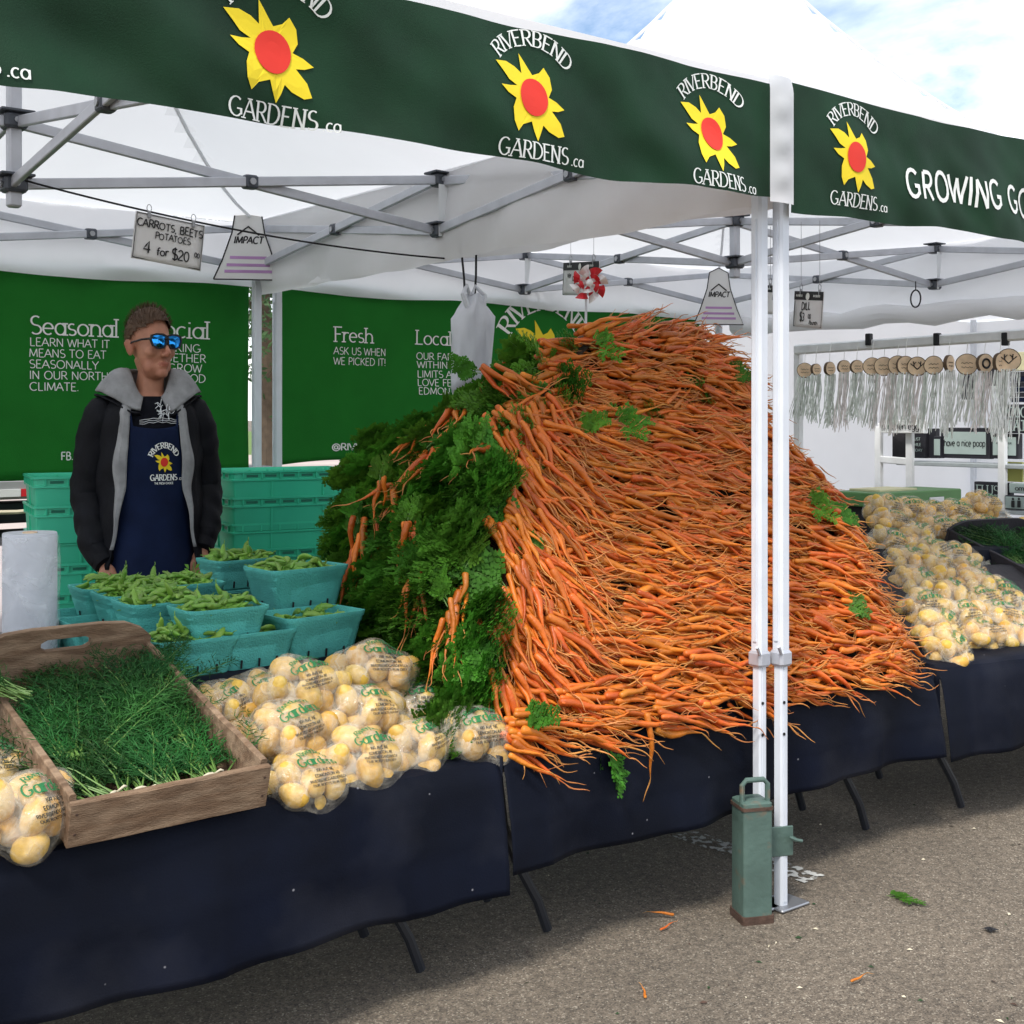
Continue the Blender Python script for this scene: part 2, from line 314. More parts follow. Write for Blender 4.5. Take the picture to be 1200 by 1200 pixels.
def text(mb, s, mp, size, wt=(.13, .13), serif=False, align='l', sp=0, mi=0, jit=0, slant=0, wx=1.0):
    """mp(x, y, k) -> point; k = how far proud of the surface"""
    x = 0; tw = text_w(s, size, sp) * wx
    if align == 'c': x = -tw / 2
    if align == 'r': x = -tw
    x /= wx
    for ch in s:
        if ch == ' ': x += .4 * size + sp; continue
        adv, strokes = glyph(ch); jy = random.uniform(-jit, jit) * size; js = 1 + random.uniform(-jit, jit)
        bars = []
        for pts in strokes:
            if serif:
                hgt = 1 if ch.isupper() else .64
                for q, o in ((pts[0], pts[1]), (pts[-1], pts[-2])):
                    dx, dy = q[0] - o[0], q[1] - o[1]; L = math.hypot(dx, dy)
                    if abs(dy) > .8 * L and L > .3 and (abs(q[1]) < .02 or abs(q[1] - hgt) < .02 or abs(q[1] - 1) < .02): bars.append([(q[0] - .15, q[1]), (q[0] + .15, q[1])])
        for pts, isbar in [(p, 0) for p in strokes] + [(p, 1) for p in bars]:
            P = []
            for a, b in zip(pts[:-1], pts[1:]):
                n = max(1, int(math.hypot(b[0] - a[0], b[1] - a[1]) / .34))
                P += [(a[0] + (b[0] - a[0]) * i / n, a[1] + (b[1] - a[1]) * i / n) for i in range(n)]
            P.append(pts[-1]); K = len(P); vs = []
            KOFF[0] = (KOFF[0] + 1) % 6; k = .0002 * KOFF[0]
            for i in range(K):
                a, b = P[max(i - 1, 0)], P[min(i + 1, K - 1)]; dx, dy = b[0] - a[0], b[1] - a[1]; L = math.hypot(dx, dy) or 1; dx /= L; dy /= L
                wv = wt[1] if isbar else wt[1] + (wt[0] - wt[1]) * (abs(dy) ** 1.3 if len(P) > 6 or abs(dx) < .1 or dx * dy < 0 else .25)
                for sgn in (1, -1):
                    px = P[i][0] - dy * sgn * wv / 2; py = P[i][1] + dx * sgn * wv / 2
                    X = (x + (px * js + py * slant) * size) * wx; Yv = py * size * js + jy
                    vs.append(mp(X, Yv, k))
            mb.add(vs, [(2 * i + 1, 2 * i + 3, 2 * i + 2, 2 * i) for i in range(K - 1)], mi)
        x += adv * size + sp
SUNP = [(938,5),(958,30),(978,58),(993,78),(1022,66),(1043,42),(1068,75),(1076,120),(1060,152),(1095,165),(1130,188),(1100,200),(1070,203),(1108,245),(1125,290),(1098,298),(1055,282),(1030,262),(1018,295),(1003,325),(988,290),(978,255),(935,272),(912,300),(895,265),(893,215),(908,180),(872,165),(842,140),(885,137),(922,130),(880,115),(856,88),(823,55),(875,48),(915,60),(945,80)]
def sun_logo(mb, mp, rad, mi_y=0, mi_r=1):
    P = [((x - 990) / 140 * rad, -(y - 163) / 150 * rad) for x, y in SUNP]; n = len(P)
    rings = []
    for t in (.001, .4, .75, 1): rings.append([mp(p[0] * t, p[1] * t, .0004) for p in P])
    mb.loft(rings, True, False, mi_y)
    rr = [[mp(.45 * rad * t * math.cos(2 * math.pi * i / 28), .47 * rad * t * math.sin(2 * math.pi * i / 28), .0028) for i in range(28)] for t in (.001, .5, 1)]
    mb.loft(rr, True, False, mi_r)
def arc_text(mb, s, mp, rad, size, a_mid=90, **kw):
    tot = text_w(s, size)
    def m2(x, y, k):
        a = R(a_mid) - (x) / rad
        return mp((rad + y) * math.cos(a), (rad + y) * math.sin(a), k)
    text(mb, s, m2, size, align='c', **kw)
# ================================================================== SETTING
def asphalt():
    m = bpy.data.materials.new('asphalt'); m.use_nodes = True; t = m.node_tree; n = t.nodes; l = t.links; p = n['Principled BSDF']
    tcn = n.new('ShaderNodeTexCoord')
    def nse(sc_, det=4):
        q = n.new('ShaderNodeTexNoise'); q.inputs['Scale'].default_value = sc_; q.inputs['Detail'].default_value = det; l.new(tcn.outputs['Object'], q.inputs['Vector']); return q.outputs['Fac']
    def ramp(src, pts):
        r = n.new('ShaderNodeValToRGB'); e = r.color_ramp.elements
        while len(e) < len(pts): e.new(.5)
        for k, (ps, c) in enumerate(pts): e[k].position = ps; e[k].color = (*c, 1)
        l.new(src, r.inputs[0]); return r.outputs[0]
    vo = n.new('ShaderNodeTexVoronoi'); vo.inputs['Scale'].default_value = 240; l.new(tcn.outputs['Object'], vo.inputs['Vector'])
    sp = n.new('ShaderNodeSeparateColor'); l.new(vo.outputs['Color'], sp.inputs[0])
    peb = ramp(sp.outputs[0], [(0, (.08, .066, .050)), (.30, (.145, .117, .086)), (.62, (.185, .15, .111)), (.92, (.235, .194, .146)), (1, (.42, .37, .29))])
    big = ramp(nse(1.3, 6), [(.3, (.72, .72, .72)), (.7, (1.1, 1.1, 1.1))])
    mul = n.new('ShaderNodeMixRGB'); mul.blend_type = 'MULTIPLY'; mul.inputs[0].default_value = 1; l.new(peb, mul.inputs[1]); l.new(big, mul.inputs[2])
    med = ramp(nse(38, 3), [(.36, (.74, .74, .74)), (.58, (1.06, 1.06, 1.06))])
    mu2 = n.new('ShaderNodeMixRGB'); mu2.blend_type = 'MULTIPLY'; mu2.inputs[0].default_value = 1; l.new(mul.outputs[0], mu2.inputs[1]); l.new(med, mu2.inputs[2])
    l.new(mu2.outputs[0], p.inputs['Base Color']); p.inputs['Roughness'].default_value = .9
    b = n.new('ShaderNodeBump'); b.inputs['Strength'].default_value = .55; b.inputs['Distance'].default_value = .006; l.new(vo.outputs['Distance'], b.inputs['Height']); l.new(b.outputs[0], p.inputs['Normal'])
    MATS['asphalt'] = m
asphalt()
mb = MB(); mb.add([(-600, -600, 0), (600, -600, 0), (600, 600, 0), (-600, 600, 0)], [(0, 1, 2, 3)])
tag(build('asphalt_ground', mb, 'asphalt', smooth=False), kind='structure')
mb = MB(); mb.add([(-60, 42, .006), (80, 42, .006), (80, 120, .006), (-60, 120, .006)], [(0, 1, 2, 3)])
tag(build('grass_verge', mb, 'grass_green', smooth=False), kind='structure')
mb = MB(); mb.add([(-60, 6.2, .004), (80, 6.2, .004), (80, 42, .004), (-60, 42, .004)], [(0, 1, 2, 3)])
tag(build('concrete_lot', mb, 'pale_concrete', smooth=False), kind='structure')
def worn_paint():
    m = bpy.data.materials.new('worn_paint'); m.use_nodes = True; t = m.node_tree; n = t.nodes; l = t.links; p = n['Principled BSDF']; out = n['Material Output']
    tcn = n.new('ShaderNodeTexCoord'); q = n.new('ShaderNodeTexNoise'); q.inputs['Scale'].default_value = 38; q.inputs['Detail'].default_value = 6; l.new(tcn.outputs['Object'], q.inputs['Vector'])
    r = n.new('ShaderNodeValToRGB'); r.color_ramp.elements[0].position = .47; r.color_ramp.elements[1].position = .56; l.new(q.outputs['Fac'], r.inputs[0])
    tr = n.new('ShaderNodeBsdfTransparent'); ms = n.new('ShaderNodeMixShader'); l.new(r.outputs[0], ms.inputs[0]); l.new(tr.outputs[0], ms.inputs[1]); l.new(p.outputs[0], ms.inputs[2]); l.new(ms.outputs[0], out.inputs['Surface'])
    p.inputs['Base Color'].default_value = (.5, .5, .47, 1); p.inputs['Roughness'].default_value = .85; MATS['worn_paint'] = m
worn_paint()
pa, pb = atZ(800, 976, .004), atZ(955, 1030, .004); d = (pb - pa).normalized(); nn = Vector((-d.y, d.x, 0)) * .05
mb = MB(); mb.add([pa - nn, pb - nn, pb + nn, pa + nn], [(0, 1, 2, 3)])
tag(build('painted_parking_line', mb, 'worn_paint', smooth=False), kind='structure')

# ================================================================== TENTS
S = 3.21; EAVE = 2.345; LOW = 2.12
def rip(u, z, sd=0):
    q = max(0, (2.34 - z) / .34)
    return (.022 * math.sin(2.3 * u + sd + z * 5) + .014 * math.sin(6.1 * u - 5 * z + 2 * sd) + .006 * math.sin(14.3 * u + 11 * z + sd)) * (.25 + .75 * q) + (.030 * mnoise.noise((u * 3.1 + z * 2, z * 4, sd)) + .017 * mnoise.noise((u * 8 + z * 7, z * 6 - u * 2, sd + 9))) * (.35 + .65 * q)
def sst0(a, b, x): t = max(0, min(1, (x - a) / (b - a))); return t * t * (3 - 2 * t)
def diag_fold(u, z): return .016 * math.sin(9 * (u + .8 * z)) * math.exp(-((u * 1.5 % 1.0) - .5) ** 2 * 8)
def tent(name, label, x0, front, seed, legs):
    root = thing(name, label, 'canopy tent', (x0 + S / 2, S / 2, 0))
    cx, cy = x0 + S / 2, S / 2
    def rz(a, b):
        r = max(abs(a), abs(b)); t = 1 - r
        return EAVE + 1.28 * t ** 1.95 - .03 * math.sin(math.pi * r) * (1 - min(abs(a), abs(b)) / max(r, 1e-3)) ** .7 + .006 * mnoise.noise((a * 4 + seed, b * 4, 1)) * t
    mb = MB(); n = 48
    mb.grid(lambda s, t: (cx + (2 * s - 1) * (S / 2 + .045), cy + (2 * t - 1) * (S / 2 + .045), rz(2 * s - 1, 2 * t - 1)), n, n)
    roof = build('roof', mb, 'canopy_white', root, angle=14)
    # seams on the hips, seen from below
    mb = MB()
    for sx, sy in ((1, 1), (1, -1), (-1, 1), (-1, -1)):
        mb.tube([(cx + sx * k / 12 * (S / 2 + .03), cy + sy * k / 12 * (S / 2 + .03), rz(k / 12 * .99, k / 12 * .99) - .006) for k in range(0, 13)], .008, 5)
    build('seam', mb, 'canopy_white', roof)
    # valances on the four sides
    def val(pa, pb, z0, z1, outn, nu=70, sd=0):
        pa = Vector(pa); pb = Vector(pb)
        def fn(s, t):
            u = s * (pb - pa).length; z = z0 + (z1 - z0) * t - (.008 * math.sin(u * 5.3 + sd) if t == 0 else 0)
            p = pa.lerp(pb, s) + Vector(outn) * rip(u + pa.x, z, sd); p.z = z; return p
        m = MB(); m.grid(fn, nu, 10); return m
    o = .05
    build('side_valance', val((x0 + .01 if x0 >= 0 else x0 - o, S + o, 0), (x0 + S + (o if x0 >= 0 else -.01), S + o, 0), 2.03, 2.345, (0, 1, 0), sd=seed), 'canopy_white', root)
    if x0 < 0: build('side_valance', val((-.028, .02, 0), (-.028, S + .03, 0), 2.0, 2.345, (1, 0, 0), sd=seed + 3), 'canopy_white', root)
    else:
        build('side_valance', val((.03, .02, 0), (.03, S + .03, 0), 2.01, 2.345, (1, 0, 0), sd=seed + 4), 'canopy_white', root)
        build('side_valance', val((S + o, -.02, 0), (S + o, S + .03, 0), 2.0, 2.345, (1, 0, 0), sd=seed + 5), 'canopy_white', root)
        mb = MB(); mb.tube([(S + .03 + .012 * math.sin(k), .05 + k * .16, 1.975 + .012 * math.sin(k * 1.7)) for k in range(20)], [.055 + .01 * math.sin(k * 2.1) for k in range(20)], 12)
        build('rolled_side_wall', mb, 'canopy_white', root)
    # frame
    def bar(a, b, w=.017, h=.034): 
        m = MB(); m.bar(a, b, w, h); build('truss_bar', m, 'aluminium', root)
    def bracket(p, big=1):
        m = MB(); m.box(p, (.058 * big, .058 * big, .05), None, 0, .008); m.box((p[0], p[1], p[2] + .027), (.085 * big, .085 * big, .008), None, 0, .002)
        b = build('bracket', m, 'bracket_grey', root)
        for dx, dy in ((0, -1), (-1, 0)):
            m = MB(); c = Vector((p[0] + dx * .0295 * big, p[1] + dy * .0295 * big, p[2])); m.tube([c, c + Vector((dx, dy, 0)) * .004], .009, 8); build('bolt', m, 'steel', b)
    def truss(a, b, off=(0, 0)):
        a = Vector((*a, 0)); b = Vector((*b, 0)); d = (b - a).normalized(); sd = Vector((-d.y, d.x, 0)) * .010
        T, Lz = Vector((0, 0, EAVE - .03)), Vector((0, 0, LOW))
        bar(a + T + sd, b + Lz + sd); bar(a + Lz - sd, b + T - sd)
        m = MB(); c = (a + b) / 2; c.z = (EAVE - .03 + LOW) / 2; sdn = sd.normalized()
        m.box(c, (.05 if abs(d.x) > .5 else .046, .046 if abs(d.x) > .5 else .05, .046), None, 0, .006)
        pv = build('pivot', m, 'bracket_grey', root)
        for sg in (-1, 1): m = MB(); m.tube([c + sdn * .023 * sg, c + sdn * .028 * sg], .012, 10); build('bolt', m, 'steel', pv)
    iy = .0 + .0
    xl, xr = (x0, -.035) if x0 < 0 else (.05, x0 + S)
    yf, yb = .06, S
    mxm, mym = (xl + xr) / 2, (yf + yb) / 2
    for y in (yf, yb): truss((xl, y), (mxm, y)); truss((mxm, y), (xr, y))
    for x in (xl, xr): truss((x, yf), (x, mym)); truss((x, mym), (x, yb))
    for q in ((xl, mym), (xr, mym), (mxm, yf), (mxm, yb)): truss(q, (mxm, mym))
    for q in ((xl, mym), (xr, mym), (mxm, yf), (mxm, yb)):
        bracket((*q, EAVE - .03)); bracket((*q, LOW))
        m = MB(); m.grid(lambda s, t: (q[0] - .022 + .044 * s * (1 - .6 * t), q[1] - .03, EAVE - .05 - .20 * t), 2, 8); build('clear_strap', m, 'clear_strap', root)
    m = MB(); m.box((mxm, mym, (2.05 + 3.6) / 2), (.04, .04, 1.55), None, 0, .006); build('centre_post', m, 'aluminium', root)
    bracket((mxm, mym, EAVE - .03), 1.2); bracket((mxm, mym, LOW), 1.2)
    for lx, ly in legs:
        m = MB(); w_ = .039; m.box((lx, ly, (.70 + EAVE) / 2), (w_, w_, EAVE - .70), None, 0, .007)
        for sx in (-1, 1): m.box((lx + sx * .0215, ly, (.75 + 1.98) / 2), (.004, .012, 1.2))
        leg = build('leg', m, 'white_leg', root)
        m = MB(); m.box((lx, ly, .40), (.031, .031, .8), None, 0, .005); m.box((lx, ly - .016, .37), (.012, .003, .70)); build('inner_leg', m, 'white_leg', leg)
        m = MB(); m.box((lx, ly, .715), (.050, .050, .045), None, 0, .007); m.tube([(lx - .022, ly - .02, .73), (lx - .045, ly - .03, .755)], .005, 6); build('leg_clamp', m, 'aluminium', leg)
        for z in (.50, .59): m = MB(); m.tube([(lx - .006, ly - .0165, z), (lx - .006, ly - .019, z)], .0045, 8); build('peg_hole', m, 'ink', leg)
        m = MB(); m.box((lx + .02, ly + .01, .006), (.12, .10, .008), None, 0, .003); build('foot', m, 'steel', leg)
        bracket((lx, ly, EAVE - .08), .95); bracket((lx, ly, LOW), 1.05)
    return root
tent_a = tent('canopy_tent', 'left white canopy tent with green sunflower logo valance, standing over the pea baskets and dill', -S, True, 1.3, [(atV(890, 500, .03).x, .03), (-.035, 3.18)])
tent_b = tent('canopy_tent', 'right white peaked canopy tent with green valance reading GROWING GO', 0, True, 4.1, [(atV(915, 500, 0).x, .0), (.095, 3.22), (S, S)])
# green front valances with print
def green_valance(root, u0, u1, z0, z1, seed, prints):
    vy = -.05
    zb = lambda u: z0 + .008 * math.sin(u * 4.1 + seed) + .004 * math.sin(u * 13 + seed)
    zt = lambda u: z1 + .006 * math.sin(u * 3.3 + seed * 2)
    yy = lambda u, z: vy + (rip(u, z, seed) + diag_fold(u, z) * .7) * (.15 + .85 * sst0(.03, .35, abs(u)))
    mb = MB(); mb.grid(lambda s, t: (u0 + (u1 - u0) * s, yy(u0 + (u1 - u0) * s, zb(u0 + (u1 - u0) * s) + (zt(u0 + (u1 - u0) * s) - zb(u0 + (u1 - u0) * s)) * t), zb(u0 + (u1 - u0) * s) + (zt(u0 + (u1 - u0) * s) - zb(u0 + (u1 - u0) * s)) * t), 240, 26)
    v = build('front_valance', mb, 'valance_green', root)
    mpf = lambda uc, zc: (lambda x, y, k: (uc + x, yy(uc + x, zc + y) - .0025 - k, zc + y))
    for kind, uc, zc in prints:
        if kind == 'logo':
            mb = MB(); sun_logo(mb, mpf(uc, zc), .096); build('sun_logo', mb, ['yellow_print', 'red_print'], v, smooth=False)
            mb = MB(); arc_text(mb, 'RIVERBEND', mpf(uc + .004, zc - .012), .137, .037, wt=(.14, .06), serif=True); build('lettering', mb, 'white_print', v, smooth=False); mb = MB()
            text(mb, 'GARDENS', mpf(uc + .002, zc - .146), .039, wt=(.14, .06), serif=True, align='c')
            text(mb, '.ca', mpf(uc + .120, zc - .146), .028, wt=(.14, .09)); build('lettering', mb, 'white_print', v, smooth=False)
        else:
            mb = MB(); text(mb, kind, mpf(uc, zc), .088, wt=(.15, .15), sp=.006, jit=.05, wx=.92); build('lettering', mb, 'white_print', v, smooth=False)
green_valance(tent_a, -3.25, atV(907, 170, -.05).x, 2.006, 2.325, 1.3, [('logo', u, 2.158) for u in (-2.252, -1.59, -.930, -.312)])
green_valance(tent_b, atV(927, 170, -.05).x, 3.25, 1.992, 2.345, 4.4, [('logo', .282, 2.168), ('GROWING GOOD FOOD', .535, 2.085)])
mb = MB()
mb.grid(lambda s, t: (atV(903.5, 170, -.085).x + (atV(931, 170, -.085).x - atV(903.5, 170, -.085).x) * s, -.082 - .006 * math.sin(s * 3.1) + .004 * math.sin(t * 23) * math.sin(3.14 * s) + .03 * max(0, t - .9) * 10 * .3, 1.995 + .352 * t), 8, 26)
build('corner_flap', mb, 'canopy_white', tent_b)
# maker's triangular pouches in the corners
def pouch(root, c, rot):
    c = Vector(c); M = Euler((0, 0, rot)).to_matrix()
    P = [(-.16, -.16), (-.12, -.07), (-.075, .06), (-.06, .16), (0, .19), (.06, .16), (.075, .06), (.12, -.07), (.16, -.16)]
    f = lambda x, y, k=0: c + M @ Vector((x, -.004 - k, y))
    mb = MB(); mb.prism([f(*p) for p in P], M @ Vector((0, .003, 0))); po = build('label_pouch', mb, 'paper_white', root, smooth=False)
    mb = MB(); mb.tube([f(*p) for p in P] + [f(*P[0])], .0035, 5); build('piping', mb, 'ink', po)
    mb = MB(); text(mb, 'IMPACT', lambda x, y, k: f(x, y + .01, .001 + k), .032, wt=(.2, .2), align='c', slant=.2)
    mb.tube([f(-.05, .05, .002), f(0, .09, .002), f(.05, .05, .002)], .004, 5)
    build('lettering', mb, 'ink', po, smooth=False)
    mb = MB()
    for y, w_ in ((-.05, .17), (-.085, .2), (-.115, .22)): mb.add([f(-w_ / 2, y, .001), f(w_ / 2, y, .001), f(w_ / 2, y - .014, .001), f(-w_ / 2, y - .014, .001)], [(0, 1, 2, 3)])
    build('print_line', mb, 'impact_print', po, smooth=False)
pouch(tent_a, atV(291, 288, 3.1), -.5)
pouch(tent_b, atV(842, 350, 3.05), -.5)

# ================================================================== BANNERS behind the stall
def banner(name, label, quad, seed, prints):
    (ul, zl0, zl1), (ur, zr0, zr1) = quad; vy = 3.30
    yy = lambda u, z: vy + .018 * math.sin(2.1 * u + seed) + .010 * math.sin(5 * u - 3 * z + seed) + .012 * mnoise.noise((u * 2, z * 2, seed))
    zz = lambda s, t: (zl0 + (zr0 - zl0) * s) * (1 - t) + (zl1 + (zr1 - zl1) * s) * t
    mb = MB(); mb.grid(lambda s, t: (ul + (ur - ul) * s, yy(ul + (ur - ul) * s, zz(s, t)), zz(s, t) + (.012 * math.sin(s * 17) if t in (0, 1) else 0)), 90, 26)
    o = tag(build(name, mb, 'banner_green', None, loc=((ul + ur) / 2, vy, zl0)), label, 'banner'); solid(o, .003, 1)
    def mpx(px, py):
        p = atV(px, py, vy - .02)
        return lambda x, y, k: (p.x + x, yy(p.x + x, p.z + y) - .006 - k, p.z + y)
    pxm = lambda px: 1 / (atV(px + 1, 400, vy).x - atV(px, 400, vy).x)
    for s_, px, py, hpx, wt, serif, wpx, mi in prints:
        q = atV(px, py, vy); sz = hpx * abs(atV(px, py + 1, vy).z - q.z)
        wx = 1
        if wpx: wx = (atV(px + wpx, py, vy).x - q.x) / text_w(s_, sz)
        mb = MB(); text(mb, s_, mpx(px, py), sz, wt=wt, serif=serif, wx=wx); build('lettering', mb, 'white_print', o, smooth=False)
    return o, mpx, yy
TH1 = (.105, .075); B_ = (.15, .15); L_ = (.10, .10)
b1 = banner('banner', 'green banner headed Seasonal and Social, hanging behind the man', ((-3.2, 1.125, 2.10), (-.015, 1.148, 2.075)), .4, [
    ('Seasonal', 35, 391, 21, TH1, True, 103, 0), ('LEARN WHAT IT', 35, 405, 9.5, L_, False, 93, 0), ('MEANS TO EAT', 34, 418, 9.5, L_, False, 90, 0), ('SEASONALLY', 34, 431, 9.5, L_, False, 81, 0),
    ('IN OUR NORTHERN', 34, 444, 9.5, L_, False, 116, 0), ('CLIMATE.', 34, 457.5, 9.5, L_, False, 58, 0),
    ('Social', 174, 394, 20, TH1, True, 73, 0), ('WORKING', 173, 411, 9.5, L_, False, 64, 0), ('TOGETHER', 173, 423, 9.5, L_, False, 70, 0), ('TO GROW', 173, 435, 9.5, L_, False, 65, 0), ('OUR FOOD', 173, 447, 9.5, L_, False, 70, 0),
    ('FB.COM/', 70, 539, 9, B_, False, 45, 0)])
b2, mpx2, yy2 = banner('banner', 'green banner headed Fresh and Local with a sunflower logo, behind the carrot heap', ((.135, 1.165, 2.075), (3.13, 1.25, 2.065)), 2.2, [
    ('Fresh', 391, 400, 17, TH1, True, 47, 0), ('ASK US WHEN', 391, 415, 8.5, L_, False, 62, 0), ('WE PICKED IT!', 391, 427, 8.5, L_, False, 62, 0),
    ('Local', 488, 403, 16, TH1, True, 42, 0), ('OUR FARM IS', 489, 421, 8, L_, False, 60, 0), ('WITHIN CITY', 490, 431, 8, L_, False, 60, 0), ('LIMITS AND WE', 490, 442, 8, L_, False, 70, 0), ('LOVE FEEDING', 490, 452, 8, L_, False, 68, 0), ('EDMONTON', 491, 462, 8, L_, False, 56, 0),
    ('@RIVERBEND', 392, 528, 8, B_, False, 70, 0)])
mb = MB(); sun_logo(mb, mpx2(636, 412), .17); build('sun_logo', mb, ['yellow_print', 'red_print'], b2, smooth=False)
mb = MB(); arc_text(mb, 'RIVERBEND', mpx2(640, 424), .30, .105, wt=(.15, .06), serif=True); build('lettering', mb, 'white_print', b2, smooth=False)

# ================================================================== TABLES under navy cloths
def table(label_c, label_t, org, rot, L, Dp, H, drop, seed, legs=True, leg_off=.17):
    M = Matrix.Translation(Vector(org)) @ Euler((0, 0, rot)).to_matrix().to_4x4()
    tb = thing('folding_table', label_t, 'table', org, (0, 0, rot))
    mb = MB(); mb.box((L / 2, Dp / 2, H - .03), (L - .03, Dp - .03, .035), None, 0, .008); build('table_top', mb, 'dark_wood', tb, local=True)
    for lx, sg in ((.20, 1), (L - .20, 1)):
        mb = MB()
        for yy_ in (leg_off, Dp - .12):
            mb.tube([(lx - .02, yy_ + .10 * (1 if yy_ < Dp / 2 else -1), H - .05), (lx - .02, yy_ + .06 * (1 if yy_ < Dp / 2 else -1), .30), (lx, yy_ + .02 * (1 if yy_ < Dp / 2 else -1), .20), (lx + .05, yy_, .10), (lx + .085, yy_, .012)], .014, 8)
        mb.tube([(lx - .02, leg_off + .06, .30), (lx - .02, Dp - .18, .30)], .010, 6)
        build('leg', mb, 'black_metal', tb, local=True)
    # cloth: top sheet + rounded fold + hanging skirts as one sheet
    def prof(q):   # q along the section from back of the table over the front edge
        pass
    sec = [(Dp, H + .004), (Dp * .6, H + .006), (Dp * .25, H + .006), (.06, H + .005), (.02, H + .003), (.004, H - .006), (-.006, H - .03)]
    k = 16
    for i in range(1, k + 1): sec.append((-.010 - .012 * math.sin(i / k * 2.2), H - .03 - (drop - .03) * i / k))
    nu = 150; mb = MB()
    def fn(s, t):
        j = t * (len(sec) - 1); y, z = sec[int(round(j))]; x = L * s
        hang = max(0, (H - z) / drop)
        y += hang * (.011 * math.sin(4.2 * x + seed) + .011 * math.sin(9.7 * x + 2 * seed) + .008 * math.sin(23 * x + seed)) + .007 * mnoise.noise((x * 6, z * 6, seed)) * hang
        y -= hang * .012 * max(0, mnoise.noise((x * 2.2 + z * 3, z * 1.2, seed))) ; z += .004 * math.sin(3.1 * x + seed) * hang ** 3 + .002 * mnoise.noise((x * 9, y * 9, seed))
        y -= .0035 * hang * (math.exp(-(((x + .1) % .46 - .23) / .012) ** 2) + math.exp(-((hang - .55) / .025) ** 2))
        y -= .03 * hang * math.exp(-min(x, L - x) * 9)
        return (x, y, z)
    mb.grid(fn, nu, len(sec) - 1)
    # end skirts
    for x_, sg in ((0, -1), (L, 1)):
        mb.grid(lambda s, t: (x_ + sg * (.004 + .012 * t * math.sin(s * 9 + seed)), Dp * s - .012 * (1 - s), H + .003 - drop * t), 14, 6)
    o = build('table_cloth', mb, 'cloth_navy', None, local=True); o.location = org; o.rotation_euler = (0, 0, rot); tag(o, label_c, 'tablecloth'); solid(o, .002, 1)
    return M
HT = .563
table('navy cloth on the near left table, in front of the wooden dill crate', 'folding table under the near left navy cloth', (-2.712, .095, 0), 0, 1.795, .56, HT, .325, .5)
table('navy cloth on the middle table, under the front of the carrot heap', 'folding table carrying the front of the carrot heap', (-.905, .095, 0), 0, 1.795, .56, HT, .285, 2.4)
table('navy cloth on the far right table, below the potato heap by the carrots', 'folding table under the far right potato bags', (.935, .095, 0), R(-11), 1.8, .70, HT, .30, 4.4)
table('navy cloth of the raised back table under the teal pea baskets', 'raised folding table holding the teal pea baskets', (-2.72, .63, 0), 0, 1.80, .72, .737, .25, 6.0)
table('navy cloth of the back table hidden behind the carrot heap', 'back table supporting the rear of the carrot heap', (-.905, .63, 0), 0, 1.795, .72, .737, .25, 7.0)
table('navy cloth of the rear table under the back rows of far right potato bags', 'rear folding table under the back rows of potato bags', (1.10, .86, 0), R(-11), 2.0, .8, .84, .3, 8.0)
M = Matrix.Translation((.935, .095, 0)) @ Euler((0, 0, R(-11))).to_matrix().to_4x4()
mb = MB(); mb.prism([M @ Vector(p) for p in ((.18, .26, .566), (.18, .72, .566), (.18, .72, .78), (.18, .66, .78))], M.to_3x3() @ Vector((1.45, 0, 0)))
tag(build('display_ramp', mb, 'dark_wood', None, loc=(1.1, .4, .566)), 'dark sloping display board under the far potato bags', 'display board')
# ================================================================== CARROT HEAP
def interp(z, tab):
    if z <= tab[0][0]: a, b = tab[0], tab[1]
    elif z >= tab[-1][0]: a, b = tab[-2], tab[-1]
    else:
        for a, b in zip(tab[:-1], tab[1:]):
            if a[0] <= z <= b[0]: break
    t = max(-.15, min(1.15, (z - a[0]) / (b[0] - a[0])))
    return [a[i] + (b[i] - a[i]) * t for i in range(1, len(a))]
UL = [(.592, -.985), (.737, -.909), (.932, -.815), (1.144, -.727), (1.376, -.597), (1.489, -.43), (1.582, -.29), (1.706, -.06), (1.76, .04)]
UR = [(.589, .91), (.793, .91), (.934, .89), (1.148, .87), (1.267, .77), (1.356, .68), (1.579, .60), (1.689, .44), (1.76, .2)]
_lb = [atV(x, y, v) for x, y, v in ((392, 700, 1.36), (392, 650, 1.36), (412, 580, 1.32), (448, 508, 1.27), (505, 492, 1.18), (548, 468, 1.08), (602, 444, .98), (645, 413, .88))]
LB = [(p.z, p.x, p.y) for p in _lb] + [(1.76, .05, .80)]
ZTOP = 1.725
def vF(z): return .112 + .60 * max(0, (z - .565) / 1.2) ** 1.1
def sst(a, b, x): t = max(0, min(1, (x - a) / (b - a))); return t * t * (3 - 2 * t)
def faceP(s, z):
    ul, = interp(z, UL); ur, = interp(z, UR); u = ul + (ur - ul) * s
    v = vF(z) + .06 * max(0, (.07 - s) / .07) ** 2 + .16 * max(0, (s - .88) / .12) ** 2
    v += .035 * mnoise.noise((u * 2.2, z * 2.2, 3.3)) + .03 * math.exp(-((z - 1.46) / .035) ** 2)
    return Vector((u, v, z))
def leftP(t, z):
    ul, = interp(z, UL); bu, bv = interp(z, LB); f = Vector((ul, vF(z) + .03, z)); b = Vector((bu, bv, z))
    p = f.lerp(b, t); bow = math.sin(math.pi * t) * .05; n = Vector((-(b.y - f.y), b.x - f.x, 0)).normalized()
    return p + n * (bow + .05 * mnoise.noise((p.y * 3, z * 3, 8.1))), n
mb = MB(); rings = []
